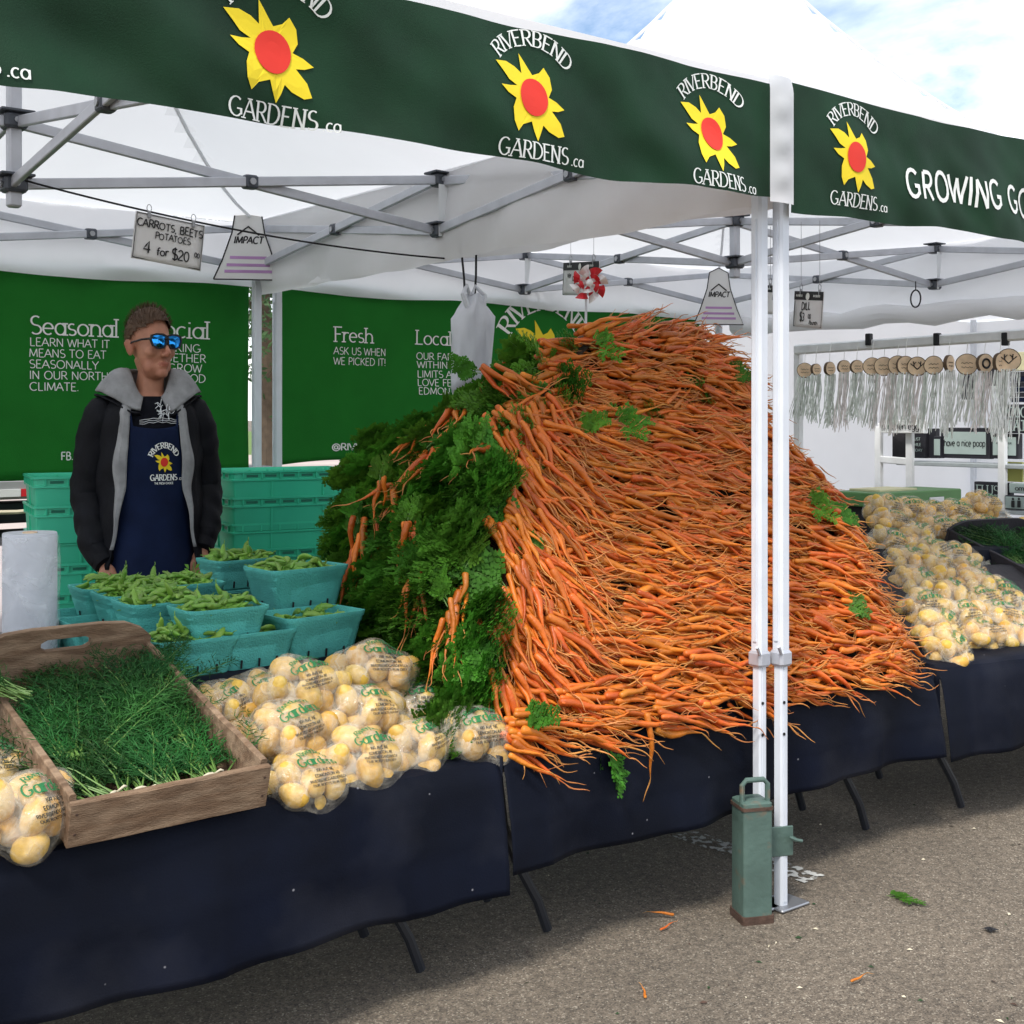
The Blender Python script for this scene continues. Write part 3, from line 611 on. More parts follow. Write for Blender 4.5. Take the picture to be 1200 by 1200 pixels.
for i in range(17):
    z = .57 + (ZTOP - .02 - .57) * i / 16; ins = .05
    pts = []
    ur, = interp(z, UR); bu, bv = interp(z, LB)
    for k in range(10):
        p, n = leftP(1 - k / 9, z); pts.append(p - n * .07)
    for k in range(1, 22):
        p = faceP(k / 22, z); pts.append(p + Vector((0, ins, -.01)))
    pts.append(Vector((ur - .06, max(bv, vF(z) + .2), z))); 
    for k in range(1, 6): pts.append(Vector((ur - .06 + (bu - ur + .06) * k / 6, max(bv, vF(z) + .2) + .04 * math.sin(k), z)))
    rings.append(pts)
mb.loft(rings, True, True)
core = build('packed_carrots', mb, 'carrot_core_shaded', None, loc=(0, .7, .565)); tag(core, 'packed carrots deep inside the heap, coloured dark for the shade between outer bunches', 'carrots', kind='stuff')

def carrot_mesh(i):
    r = random.Random(100 + i); L = r.uniform(.11, .18); rad = r.uniform(.0068, .0114); tail = r.uniform(.04, .095); ta, tb = r.uniform(-.35, .35), r.uniform(-.45, .25)
    b1, b2, ph = r.uniform(-.018, .018), r.uniform(-.02, .02), r.uniform(0, 6)
    prof = [(0, .35), (.012, .82), (.05, 1.0), (.18, 1.0), (.35, .9), (.52, .74), (.68, .55), (.82, .36), (.93, .2), (1.0, .13)]
    pts = []; rs = []
    for t, q in prof:
        x = t * L; pts.append((x, b1 * math.sin(2.2 * t + ph) + .004 * math.sin(9 * t + ph), b2 * math.sin(2.0 * t + ph * 1.3))); rs.append(rad * q * (1 + .06 * math.sin(23 * t + ph)))
    x0, y0, z0 = pts[-1]
    for k in range(1, 7):
        t = k / 6; pts.append((x0 + tail * t * (.9 - .15 * t), y0 + ta * tail * t ** 1.6 + .005 * (math.sin(4 * t + ph) - math.sin(ph)) , z0 + tb * tail * t ** 1.6 + .004 * (math.sin(5 * t + ph * 2) - math.sin(ph * 2))))
        rs.append(.0019 * (1 - t) + .0006)
    mb = MB(); mb.tube(pts, rs, 7)
    nm = len(mb.v)
    # a few side rootlets
    for k in range(r.randint(0, 2)):
        t = r.uniform(.4, .95); j = int(t * 9); p = Vector(pts[j]); a = r.uniform(0, 6.28); dd = Vector((r.uniform(.4, 1), math.cos(a) * .8, math.sin(a) * .8)) * r.uniform(.025, .06)
        mb.tube([p, p + dd * .5 + Vector((0, .004, 0)), p + dd + Vector((.01, -.004, -.006))], [.0011, .0009, .0006], 4)
    me = mb.mesh('carrot', 'carrot_skin')
    at = me.attributes.new('tint', 'FLOAT', 'POINT')
    vals = [0] * len(mb.v)
    for j in range(len(mb.v)):
        ring = j // 7
        vals[j] = (0 if ring < 9 else .8) if j < nm else .8
        if j < nm and ring == 0: vals[j] = .35
    at.data.foreach_set('value', vals); return me
# rebuild skin material with pale tails
MATS.pop('carrot_skin'); mat('carrot_skin', (.51, .118, .011), .42, .25, 14, .30, 70, rnd=.24, hue=.012, spec=.4, col2=(.62, .205, .030), c2pos=(.5, .8), c2scale=9, attr=(.50, .22, .06))
CARROT = [carrot_mesh(i) for i in range(16)]

def frond(mb, base, d, L, r, up=Vector((0, 0, 1))):
    d = d.normalized(); side = d.cross(up); side = side.normalized() if side.length > .1 else d.orthogonal().normalized(); nrm = side.cross(d)
    P = lambda t: base + d * (L * t) + Vector((0, 0, -1)) * (.32 * L * t * t) + side * (.06 * L * math.sin(3 * t + L * 40))
    mb.tube([P(t) for t in (0, .3, .6, 1)], [.0016, .0013, .001, .0006], 3, False, 1)
    n = 8
    for k in range(n):
        t = .28 + .70 * k / (n - 1); c = P(t); pl = L * (.40 * (1 - .72 * (t - .28)) ) * r.uniform(.8, 1.15)
        for sg in (-1, 1):
            pd = (d * .75 + side * sg * r.uniform(.6, .95) + nrm * r.uniform(-.25, .35)).normalized(); q = pd.cross(nrm).normalized()
            m_ = 4
            for j in range(m_):
                tt = (j + .8) / m_; lc = c + pd * pl * tt + Vector((0, 0, -1)) * (.15 * pl * tt * tt); ll = .30 * pl * (1 - .45 * tt) + .004; lw = ll * .38
                for s2 in (-1, 1):
                    ld = (pd * .7 + q * s2 * .75 + nrm * r.uniform(-.3, .3)).normalized(); lq = ld.cross(nrm + side * r.uniform(-.3, .3)).normalized() * lw
                    mid = lc + ld * ll * .55
                    mb.add([lc, mid - lq, lc + ld * ll, mid + lq], [(0, 1, 2, 3)], 0)
            tip = c + pd * pl * 1.25; qq = q * (.13 * pl); mb.add([c + pd * pl * .9, c + pd * pl + qq, tip, c + pd * pl - qq], [(0, 1, 2, 3)], 0)
def greens_mesh(i, n=18, spread=.85, L0=.09, L1=.165):
    r = random.Random(500 + i); mb = MB()
    for k in range(n):
        d = Vector((1, r.uniform(-spread, spread), r.uniform(-.25, spread))); frond(mb, Vector((0, r.uniform(-.02, .02), r.uniform(-.015, .015))), d, r.uniform(L0, L1), r)
    return mb.mesh('greens', ['carrot_leaf', 'dill_stem'], smooth=False)
GREENS = [greens_mesh(i) for i in range(7)]
SPRIG = [greens_mesh(20 + i, 3, .5, .07, .12) for i in range(3)]

def frame(d, n):
    x = d.normalized(); z = (n - x * n.dot(x)).normalized(); y = z.cross(x)
    return Matrix((x, y, z)).transposed()
def bunch(p, d, n, label, group, cnt=9, spread=.036, fan=14, greens=None, gdir=None, scale=1.0, lift=.10):
    root = thing('carrot_bunch', label, 'carrot bunch', p, group=group)
    y = n.cross(d).normalized()
    for k in range(cnt):
        q = (k + .5) / cnt * 2 - 1; a = R(fan) * q + R(random.gauss(0, 5.5))
        dd = (d * math.cos(a) + y * math.sin(a) + n * (lift + random.gauss(0, .05))).normalized()
        o = y * (spread * q + random.gauss(0, .006)) + d * random.uniform(-.03, .03) + n * random.uniform(-.016, .016)
        sc_ = scale * random.uniform(.82, 1.18)
        Mx = Matrix.Translation(o) @ frame(dd, n).to_4x4() @ Matrix.Rotation(random.uniform(0, 6.283), 4, 'X') @ Matrix.Diagonal((sc_, sc_, sc_, 1))
        inst('carrot', random.choice(CARROT), root, M=Mx)
    if greens is not None:
        gd = gdir if gdir is not None else -d
        Mx = Matrix.Translation(-d * .005) @ frame(gd, n).to_4x4() @ Matrix.Diagonal((scale, scale, scale, 1))
        inst('greens', greens, root, M=Mx)
    return root
def normal_front(z):
    dv = (vF(z + .02) - vF(z - .02)) / .04
    return Vector((0, -1, dv)).normalized(), Vector((0, dv, 1)).normalized()
n_b = 0
def alpha(s, z):
    if z < 1.40: a = -82 + (82 - 15) * sst(.03, .105 if z > .95 else .145, s)
    else: a = -45 + (45 - 6) * sst(.0, .10, s)
    if z < .82: a -= 10 * sst(.82, .62, z) * sst(.15, .4, s)
    a -= 9 * sst(.6, .85, s)
    if z < .72: a = max(a, -28 + 0 * s)
    if z < .80: a = max(a, -70 + 58 * sst(.80, .66, z) * sst(.03, .22, s))
    if z > 1.62: a += 6
    return a
z = .597; row = 0
while z < ZTOP + .01:
    ul, = interp(z, UL); ur, = interp(z, UR); W = ur - ul; nn = max(2, int(round(W / .150)))
    for k in range(nn + (row % 2)):
        s = (k + .5 - .5 * (row % 2) + random.uniform(-.22, .22)) / nn
        if s < .045 and z < 1.36: continue
        s = max(.02 if z > .72 else .085, min(.955, s)); zz = z + random.uniform(-.018, .018); p = faceP(s, zz); n, up = normal_front(zz)
        if s < .2: n = (n + Vector((-.35 * (1 - s / .2), 0, 0))).normalized()
        if s > .86: n = (n + Vector((.8 * (s - .86) / .14, 0, 0))).normalized()
        a = R(alpha(s, zz) + random.gauss(0, 6)); d = Vector((1, 0, 0)) * math.cos(a) + up * math.sin(a); d = (d - n * d.dot(n)).normalized()
        px = 600 + FPX * ((p.x - CAM[0]) * CT - (p.y - CAM[1]) * ST) / ((p.x - CAM[0]) * ST + (p.y - CAM[1]) * CT)
        side = 'left of' if px < 878 else 'right of'
        lev = 'bottom fringe' if zz < .70 else ('lower half' if zz < 1.05 else ('upper half' if zz < 1.45 else 'crest'))
        lab = {'bottom fringe': 'carrot bunch on the bottom fringe of the heap, over navy cloth, %s the legs',
               'lower half': 'carrot bunch in the lower half of the orange slope, %s the white legs',
               'upper half': 'carrot bunch in the upper half of the orange slope, %s the white legs',
               'crest': 'shaded carrot bunch on the crest of the heap, %s the white legs'}[lev] % side
        if zz < .67: p = p + Vector((0, -.045, .012))
        g = random.choice(SPRIG) if random.random() < .05 else None
        bunch(p - n * .012 - d * .06, d, n, lab, 'carrot bunches in the ' + lev + ' ' + side + ' the tent legs', cnt=15, greens=g, gdir=(d + n * .9 + up * random.uniform(-.5, .5)), lift=.10)
        n_b += 1
    z += .060; row += 1
# column of bunches hanging down the front left corner of the heap
zc = 1.42; k = 0
while zc > .755:
    for s in ((.055, .115) if k % 2 else (.04, .09, .15)):
        zz = zc + random.uniform(-.02, .02); p = faceP(s, zz); n, up = normal_front(zz); n = (n + Vector((-.22, 0, 0))).normalized()
        a = R(-92 + 250 * s * (1.15 if zz < .9 else .8) + random.gauss(0, 7)); d = Vector((1, 0, 0)) * math.cos(a) + up * math.sin(a); d = (d - n * d.dot(n)).normalized()
        bunch(p + n * .014, d, n, 'carrot bunch hanging down the front left corner of the heap', 'carrot bunches hanging down the front left corner', cnt=11, spread=.034, fan=13, greens=random.choice(GREENS) if random.random() < .4 else None, gdir=Vector((-.5, .9, .1 + random.uniform(-.2, .3))), lift=.04)
        n_b += 1
    zc -= .082; k += 1
# greens of the bunches laid with their tops outwards on the left end
for i in range(13):
    z = .60 + (1.55 - .60) * i / 12.; 
    bu, bv = interp(z, LB); ul, = interp(z, UL); Ln = math.hypot(bu - ul, bv - vF(z)); m = max(2, int(Ln / .098))
    for j in range(m):
        t = (j + .5 * (i % 2) + random.uniform(.1, .6)) / m
        if (z < .75 and t > .72) or (z < .64 and t < .1): continue
        p, n = leftP(min(1, t), z + random.uniform(-.03, .03))
        n = (n + Vector((0, 0, .35))).normalized()
        d = (n * .62 + Vector((-.15, -.25, -.40)) + Vector((random.gauss(0, .3), random.gauss(0, .3), random.gauss(0, .25)))).normalized()
        zone = 'upper' if z > 1.2 else ('middle' if z > .9 else 'low')
        root = thing('carrot_bunch', 'leafy carrot tops in the %s part of the green left end of the heap' % zone, 'carrot bunch', p - n * .05, group='leafy carrot bunches, ' + zone + ' left end')
        inst('greens', random.choice(GREENS), root, M=frame(d, n).to_4x4() @ Matrix.Diagonal((1.02, 1.02, 1.02, 1)))
        g = inst('greens', random.choice(GREENS), root, M=Matrix.Translation((random.uniform(-.04, .04), random.uniform(-.05, .05), -.02)) @ frame((d + Vector((random.gauss(0, .5), random.gauss(0, .5), -.25))).normalized(), n).to_4x4())
        n_b += 1
def on_left(px, py):
    best = None
    for zi in range(60):
        z = .6 + 1.1 * zi / 59
        for ti in range(41):
            p, n = leftP(ti / 40, z); X = (p.x - CAM[0]) * CT - (p.y - CAM[1]) * ST; Zd = (p.x - CAM[0]) * ST + (p.y - CAM[1]) * CT
            e = (600 + FPX * X / Zd - px) ** 2 + (Y0 - FPX * (p.z - CAM[2]) / Zd - py) ** 2
            if best is None or e < best[0]: best = (e, p, n)
    return best[1], best[2]
spots = [((505, 556), (-.6, -.2, -.5), 'small'), ((482, 580), (-.8, -.1, -.35), 'knotted'), ((500, 522), (-.6, -.25, -.4), 'flat'), ((545, 500), (-.6, -.25, -.4), 'flat'), ((476, 605), (.1, 0, -1), 'single'), ((440, 650), (-.1, 0, -1), 'hanging'), ((432, 675), (-.3, 0, -.9), 'dark'),
         ((508, 665), (0, -.1, -1), 'hanging'), ((508, 715), (-.15, -.1, -1), 'long'), ((556, 715), (-.4, -.2, -.8), 'short'), ((556, 760), (-.2, -.2, -.9), 'short'), ((596, 450), (-.5, -.3, -.3), 'top'), ((620, 455), (.3, -.5, -.4), 'top'), ((585, 540), (-.5, -.4, -.2), 'knotted')]
for i, ((px, py), d, kind) in enumerate(spots):
    p, n = on_left(px, py); d = Vector(d).normalized(); n2 = (n + Vector((-.2, -.5, .1))).normalized()
    bunch(p + n * .055 - d * .10, d, n2, '%s carrot bunch poking out of the green tops on the left end of the heap' % kind if kind not in ('hanging', 'long', 'short', 'knotted', 'flat', 'top') else '%s orange carrots lying on the green tops of the left end' % kind, 'carrots among the green tops', cnt=3 if kind in ('single', 'thin') else 7, spread=.028, fan=16, scale=.95, lift=.05, greens=None if kind == 'flat' else random.choice(SPRIG)); n_b += 1
# tops showing along the ledge under the crest
for px, py in ((655, 470), (690, 474), (735, 480), (780, 470), (840, 462), (640, 500), (622, 492), (645, 415), (680, 390), (790, 380), (835, 400)):
    zz = 1.47
    for it in range(20):
        q = atV(px, py, vF(zz)); zz = .5 * zz + .5 * q.z
    n, up = normal_front(zz)
    bunch(q - n * .03, Vector((1, 0, -.05)), n, 'carrot bunch with leafy tops showing along the ledge just under the crest', 'leafy bunches under the crest', cnt=6, greens=random.choice(SPRIG), gdir=Vector((-.8, -.1, .1))); n_b += 1
# sprig hanging over the cloth, loose carrots on the front edge
q = atV(702, 878, .065); o = inst('carrot_leaf_sprig', SPRIG[0], loc=q, rot=(0, R(80), R(-60)), scale=1.15); tag(o, 'green carrot leaf hanging over the edge of the navy cloth', 'leaf')
q = atV(890 * .2 + 577, 835, .055); o = inst('carrot', CARROT[3], loc=q, rot=(R(10), R(84), 0)); tag(o, 'single carrot hanging straight down over the navy cloth edge', 'carrot')
q = atV(600, 880, .06); o = inst('carrot', CARROT[7], loc=q, rot=(R(10), R(35), R(-20)), scale=.8); tag(o, 'stray carrot beside the rightmost near potato bag', 'carrot')
# litter on the asphalt
for i, (px, py, ry, lab) in enumerate(((775, 1088, 10, 'thin broken carrot on the asphalt, left of the green tent weight'), (790, 1072, 130, 'short carrot tip on the asphalt beside the broken one'), (757, 1166, 60, 'carrot piece on the asphalt at the bottom, under the middle table front'), (997, 1150, 5, 'small orange carrot end on the open asphalt, right of the tent leg'))):
    p = atZ(px, py, .012); o = inst('dropped_carrot', CARROT[i * 3 + 1], loc=p, rot=(0, 0, R(ry)), scale=.38); tag(o, lab, 'carrot', 'carrot pieces dropped on the asphalt')
p = atZ(1042, 1052, .01); o = inst('leaf_sprig', SPRIG[1], loc=p, rot=(0, R(4), R(-30)), scale=(.8, .8, .25)); tag(o, 'green herb sprig lying on the asphalt, right of the tent leg', 'leaf')
mb = MB(); p = atZ(1160, 1090, .004)
for k in range(4): mb.poly([p + Vector((random.uniform(-.02, .02), random.uniform(-.02, .02), .002 + .004 * random.random())) for _ in range(4)])
tag(build('dry_leaf', mb, 'ink', None, loc=p, smooth=False), 'dark crumb of leaf on the asphalt at right', 'leaf')

mb = MB(); r_ = random.Random(12)
for k in range(90):
    p = atZ(r_.uniform(600, 1200), r_.uniform(930, 1200), .003); a = r_.uniform(0, 6.28); L = r_.uniform(.003, .012); q = Vector((math.cos(a), math.sin(a), 0)) * L; h = Vector((-math.sin(a), math.cos(a), 0)) * L * r_.uniform(.2, .5)
    mb.add([p - q, p + h + Vector((0, 0, .003)), p + q, p - h], [(0, 1, 2, 3)], r_.choice((0, 0, 1, 2)))
tag(build('ground_crumbs', mb, ['rust', 'band', 'carrot_leaf_dark'], None, loc=atZ(900, 1060, 0), smooth=False), 'tiny crumbs of leaf and grit scattered over the asphalt', 'crumbs', kind='stuff')
# ================================================================== POTATO BAGS
def potato_mesh(i):
    r = random.Random(900 + i); mb = MB(); mb.ell((0, 0, 0), (1, .82, .78), 18, 12)
    mb.v = [tuple(Vector(p) * (1 + .10 * mnoise.noise((p[0] * 1.2 + i * 7, p[1] * 1.2, p[2] * 1.2)) + .03 * mnoise.noise((p[0] * 4, p[1] * 4 + i, p[2] * 4)))) for p in mb.v]
    return mb.mesh('potato', 'potato_skin')
POT = [potato_mesh(i) for i in range(7)]
class Bag:
    def __init__(s, i, n=13):
        r = np.random.default_rng(40 + i); A = np.array([.104, .074, .040]); P = r.normal(size=(n, 3)) * A * .6; rad = r.uniform(.027, .037, n)
        for it in range(160):
            for a in range(n):
                dd = P[a] - P; L = np.linalg.norm(dd, axis=1) + 1e-9; ov = (rad[a] + rad) * .86 - L; ov[a] = 0; ov = np.clip(ov, 0, None)
                P[a] += (dd / L[:, None] * ov[:, None]).sum(0) * .3
            q = np.linalg.norm(P / A, axis=1); P = np.where((q > 1)[:, None], P / q[:, None], P)
        s.P, s.rad, s.n, s.r = P, rad, n, r
        s.NU, s.NV = 56, 32; th = (np.arange(s.NV + 1) / s.NV) * np.pi; ph = np.arange(s.NU) / s.NU * 2 * np.pi
        D = np.stack([np.sin(th)[:, None] * np.cos(ph), np.sin(th)[:, None] * np.sin(ph), np.cos(th)[:, None] + 0 * ph], -1).reshape(-1, 3)
        t = np.full(len(D), .22); k = .018
        for it in range(90):
            X = D * t[:, None]; sd = np.linalg.norm(X[:, None] - P[None], axis=2) - rad * 1.04; f = -k * np.log(np.exp(-sd / k).sum(1)) + .006; t = np.clip(t - f * .6, .02, .3)
        s.G = t.reshape(s.NV + 1, s.NU); s.zmin = (D[:, 2] * t).min(); s.D = D
    def rd(s, d):
        d = Vector(d).normalized(); th = math.acos(max(-1, min(1, d.z))) / math.pi * s.NV; ph = (math.atan2(d.y, d.x) % (2 * math.pi)) / (2 * math.pi) * s.NU
        i, j = min(int(th), s.NV - 1), int(ph) % s.NU; a, b = th - i, ph - int(ph); j2 = (j + 1) % s.NU; G = s.G
        return d, float((G[i, j] * (1 - b) + G[i, j2] * b) * (1 - a) + (G[i + 1, j] * (1 - b) + G[i + 1, j2] * b) * a)
    def meshes(s, i):
        mb = MB(); n = s.NU; X = [Vector(d) * (float(t)) for d, t in zip(s.D, s.G.reshape(-1))]
        X = [p * (1 + .018 * mnoise.noise((p.x * 60, p.y * 60, p.z * 60 + i)) + .012 * abs(mnoise.noise((p.x * 25 + p.y * 60, p.y * 20, p.z * 110 + i)))) for p in X]
        mb.add(X, [(r * n + c, r * n + (c + 1) % n, (r + 1) * n + (c + 1) % n, (r + 1) * n + c) for r in range(s.NV) for c in range(n)])
        # gathered tail
        d, rr = s.rd((1, -.15, -.1)); b = d * rr * .96
        def fn(a, t):
            an = (a - .5) * 1.5; w_ = .018 + .075 * t
            return b + Vector((.075 * t * math.cos(an) + .004 * math.sin(9 * a), w_ * math.sin(an) + .004 * math.sin(7 * t + 17 * a), .012 * math.sin(20 * a) * t + .018 * t * math.sin(2.2 * an) - .02 * t))
        mb.grid(fn, 16, 6)
        film_ = mb.mesh('plastic_film', 'bag_film')
        g = MB()
        def mp(x, y, k):
            d, rr = s.rd((x, y - .030, .060 + .25 * y)); return d * (rr * 1.022 + .002 + k)
        text(g, 'Gardens', lambda x, y, k: mp(x, y + .006, k), .0215, wt=(.20, .09), serif=True, align='c', mi=0)
        arc_text(g, 'Riverbend', lambda x, y, k: mp(x * 1.0, y - .055, k), .092, .014, wt=(.20, .09), serif=True, mi=0)
        for q, ln in enumerate(('199 AVE NE', 'EDMONTON AB', 'RIVERBENDGARDENS.CA', 'OUR ROOTS RUN DEEP')): text(g, ln, lambda x, y, k: mp(x, y - .012 - .0115 * q, k), .0068, wt=(.2, .2), align='c', mi=1)
        pr = g.mesh('printing', ['bag_green_print', 'bag_black_print'], smooth=False)
        return film_, pr
BAGS = []
for i in range(5):
    b = Bag(i, 15 if i < 3 else 13); BAGS.append((b, *b.meshes(i)))
def potato_bag(c, rz, label, group, i, scale=1.0, tilt=(0, 0), name='potato_bag', printing=True):
    b, fm, pr = BAGS[i % 5]; root = thing(name, label, 'potato bag', c, (tilt[0], tilt[1], rz), group, scale)
    for k in range(b.n):
        rr = b.rad[k]; inst('potato', POT[(k + i) % 7], root, loc=tuple(b.P[k]), rot=(k * 1.3 + i, k * 2.1, k * .7), scale=tuple(rr * q for q in (1.16, 1.08, 1.0)))
    f = inst('plastic_film', fm, root)
    if printing: inst('printing', pr, f)
    return root
near = [((353, 805), .40, .10, 0, 'top left potato bag of the near heap, below the teal baskets', 1.02), ((442, 786), .46, -.2, 1, 'top right potato bag of the near heap, beside the carrot tops', 1.05), ((338, 862), .29, .25, 2, 'potato bag in the middle row of the near heap, next to the crate side', 1.05),
        ((436, 836), .34, -.05, 3, 'potato bag in the centre of the near heap, above the bag reading Gardens', 1.05), ((502, 830), .40, -.5, 4, 'potato bag in the middle row of the near heap, towards the carrots', .95), ((262, 830), .50, .6, 2, 'potato bag tucked behind the wooden crate side', .85), ((305, 822), .50, .2, 4, 'half hidden potato bag at the back left of the near heap', .95),
        ((360, 918), .15, .12, 1, 'front left potato bag, touching the crate corner', 1.0), ((424, 892), .17, .06, 0, 'front potato bag facing the camera with Gardens in large green letters', 1.05), ((492, 874), .19, .30, 3, 'front potato bag second from the carrot heap', 1.0), ((556, 868), .17, -.12, 2, 'front potato bag lying against the lower left corner of the carrots', 1.05)]
for (px, py), v, rz, i, lab, sc_ in near:
    potato_bag(atV(px, py, v), rz, lab, 'potato bags heaped beside the dill crate', i, sc_, (R(22), R(random.uniform(-6, 6))))
potato_bag(atV(38, 950, .13), .3, 'potato bag with yellow potatoes at the left edge, outside the wooden crate', 'potato bags left of the crate', 3, 1.12, (R(30), 0))
potato_bag(atV(-15, 905, .36), -.2, 'potato bag half out of the picture behind the left edge bag', 'potato bags left of the crate', 1, 1.0, (R(15), 0))
for px, py, v in ((300, 850, .46), (352, 845, .44), (420, 832, .46), (470, 838, .46)):
    q = atV(px, py, v); potato_bag((q.x, v, .615), .3, 'buried potato bag inside the near heap', 'buried potato bags of the near heap', 1, 1.0, (R(8), 0), printing=False)
far_rows = [(('front row along the cloth edge', .0), [(1178, 712, .42), (1205, 738, .26), (1150, 706, .44), (1112, 762, .17), (1150, 748, .22), (1186, 752, .20), (1222, 745, .2), (1258, 740, .2)]),
            (('second row from the cloth edge', .0), [(1100, 738, .30), (1132, 722, .34), (1168, 728, .33), (1203, 722, .34), (1240, 716, .34)]),
            (('third row, on the slope beside the carrots', .0), [(1085, 712, .42), (1112, 698, .47), (1144, 690, .50), (1172, 700, .46), (1205, 700, .46)]),
            (('column beside the carrots and dark tray', .0), [(1072, 688, .58), (1098, 672, .62), (1130, 672, .60), (1062, 662, .72), (1090, 650, .74), (1118, 656, .68), (1048, 640, .90), (1076, 632, .90), (1050, 618, 1.05)]),
            (('top row in front of the green box', .0), [(1040, 600, 1.25), (1066, 600, 1.28), (1094, 603, 1.25), (1120, 604, 1.2), (1152, 592, 1.2), (1100, 625, 1.05), (1128, 622, 1.05)]),
            (('heap behind the dark tray at the right edge', .0), [(1156, 622, 1.1), (1182, 622, 1.1), (1210, 622, 1.1), (1160, 640, .98), (1186, 640, 1.0), (1212, 632, 1.02), (1195, 664, .95), (1225, 660, .95), (1240, 690, .9), (1238, 622, 1.1)])]
for (nm, _), pts in far_rows:
    for j, (px, py, v) in enumerate(pts):
        potato_bag(atV(px, py, v), random.uniform(-.7, .5), 'potato bag in the far heap, ' + nm, 'far potato bags, ' + nm, random.randrange(5), random.uniform(.92, 1.08), (R(random.uniform(5, 32)), R(random.uniform(-14, 14))))

# ================================================================== PEA BASKETS
def rrect(w_, d_, z, rad, n=5):
    pts = []
    for cx, cy, a0 in ((w_ / 2 - rad, d_ / 2 - rad, 0), (-w_ / 2 + rad, d_ / 2 - rad, 90), (-w_ / 2 + rad, -d_ / 2 + rad, 180), (w_ / 2 - rad, -d_ / 2 + rad, 270)):
        for k in range(n): a = R(a0 + 90 * k / (n - 1)); pts.append(Vector((cx + rad * math.cos(a), cy + rad * math.sin(a), z)))
    return pts
def basket_mesh(w_, d_, h, i):
    mb = MB(); q = lambda f, z, ins=0: rrect(w_ * f - ins, d_ * f - ins, z, .022)
    mb.loft([q(.70, .0), q(.78, .003), q(.80, .012), q(.93, h * .74), q(.955, h * .76), q(.965, h * .86), q(.985, h * .88), q(1.0, h * .95), q(1.0, h), q(.97, h * 1.005), q(.94, h * .98), q(.90, h * .6), q(.80, .014), q(.70, .010)], True, True)
    mb.v = [tuple(Vector(p) + Vector((.003 * mnoise.noise((p[0] * 16, p[1] * 16, p[2] * 16 + i)), .003 * mnoise.noise((p[0] * 16 + 5, p[1] * 16, p[2] * 16 + i)), .003 * mnoise.noise((p[0] * 12, p[1] * 12 + 4, i))))) for p in mb.v]
    sl_ = mb; mb.m = [0] * len(mb.f); b1 = len(mb.f)
    for k in range(3):
        for sg in (-1, 1):
            x = (k - 1) * w_ * .22; f = .815; sl_.box((x, sg * (d_ * f / 2 + .0045), .018), (.004, .004, .022), (R(-sg * 9), 0, R(random.uniform(-6, 6))))
    for sg in (-1, 1): sl_.box((sg * (w_ * .815 / 2 + .0045), 0, .018), (.004, .004, .022), (0, R(sg * 9), 0))
    mb.m = [0] * b1 + [1] * (len(mb.f) - b1)
    return mb.mesh('pulp_basket', ['pulp_teal', 'ink'], angle=50), None
BK = {0: basket_mesh(.235, .165, .098, 0), 1: basket_mesh(.262, .185, .122, 3)}
def pod_mesh(i):
    r = random.Random(60 + i); L = r.uniform(.050, .070); mb = MB(); K = 12; pts = []; rs = []
    cv = r.uniform(.004, .014)
    for k in range(K + 1):
        t = k / K; pts.append((L * (t - .5), cv * math.sin(math.pi * t), .002 * math.sin(5 * t))); rs.append(.0096 * (math.sin(math.pi * min(1, max(0, .04 + .92 * t))) ** .55) * (1 + .07 * math.sin(6.28 * 5 * t)))
    mb.tube(pts, rs, 8, flat=.62)
    mb.tube([(L * .5, 0, 0), (L * .5 + .006, -.002, .002), (L * .5 + .012, -.001, .005)], [.0016, .0012, .0008], 5)
    return mb.mesh('pea_pod', 'pea_pod')
PODS = [pod_mesh(i) for i in range(6)]
rest = MB()
def pods_in(c, w_, d_, z, lab, n_ind, n_rest, dome):
    for k in range(n_ind + n_rest):
        ex, ey = random.uniform(-1, 1), random.uniform(-1, 1); hh = dome * (1 - .6 * (ex * ex + ey * ey) / 2) 
        top = k < n_ind
        p = Vector((c[0] + ex * w_ * (.40 if k < n_ind else .33), c[1] + ey * d_ * (.38 if k < n_ind else .28), z + (hh + random.uniform(-.002, .010) if top else hh - random.uniform(.008, .02))))
        e = Euler((R(random.uniform(-60, 60)), R(random.uniform(-22, 22)), random.uniform(0, 6.28)))
        if random.random() < .06 and top: e = Euler((0, R(-70), random.uniform(0, 6.28))); p.z += .01
        me = random.choice(PODS)
        if top:
            o = inst('pea_pod', me, loc=p, rot=e); tag(o, lab, 'pea pod', lab.replace('pea pod', 'pea pods'))
        else:
            M = Matrix.Translation(p) @ e.to_matrix().to_4x4(); rest.add([M @ v.co for v in me.vertices], [tuple(f.vertices) for f in me.polygons])
baskets = [('near upper basket beside the dill crate', 0, (268, 754), .805, .68, .0), ('lower basket against the crate corner', 0, (232, 795), .737, .66, 0), ('lower basket right of the crate corner, mostly covered', 0, (302, 784), .737, .665, 0),
           ('large upper basket nearest the carrot tops', 1, (361, 715), .845, None, .06), ('large lower basket under the one nearest the carrot tops', 1, (379, 772), .737, None, .06), ('rear basket behind the large upper one', 0, (288, 690), .835, None, .05),
           ('second basket of the row running back from the crate', 0, (200, 738), .805, .88, 0), ('third basket of the row running back from the crate', 0, (172, 727), .805, 1.07, 0), ('farthest basket of the row, in front of the man', 0, (143, 716), .805, 1.26, 0), ('basket half hidden right of the far end of the row', 0, (222, 700), .805, 1.20, 0)]
bpos = []
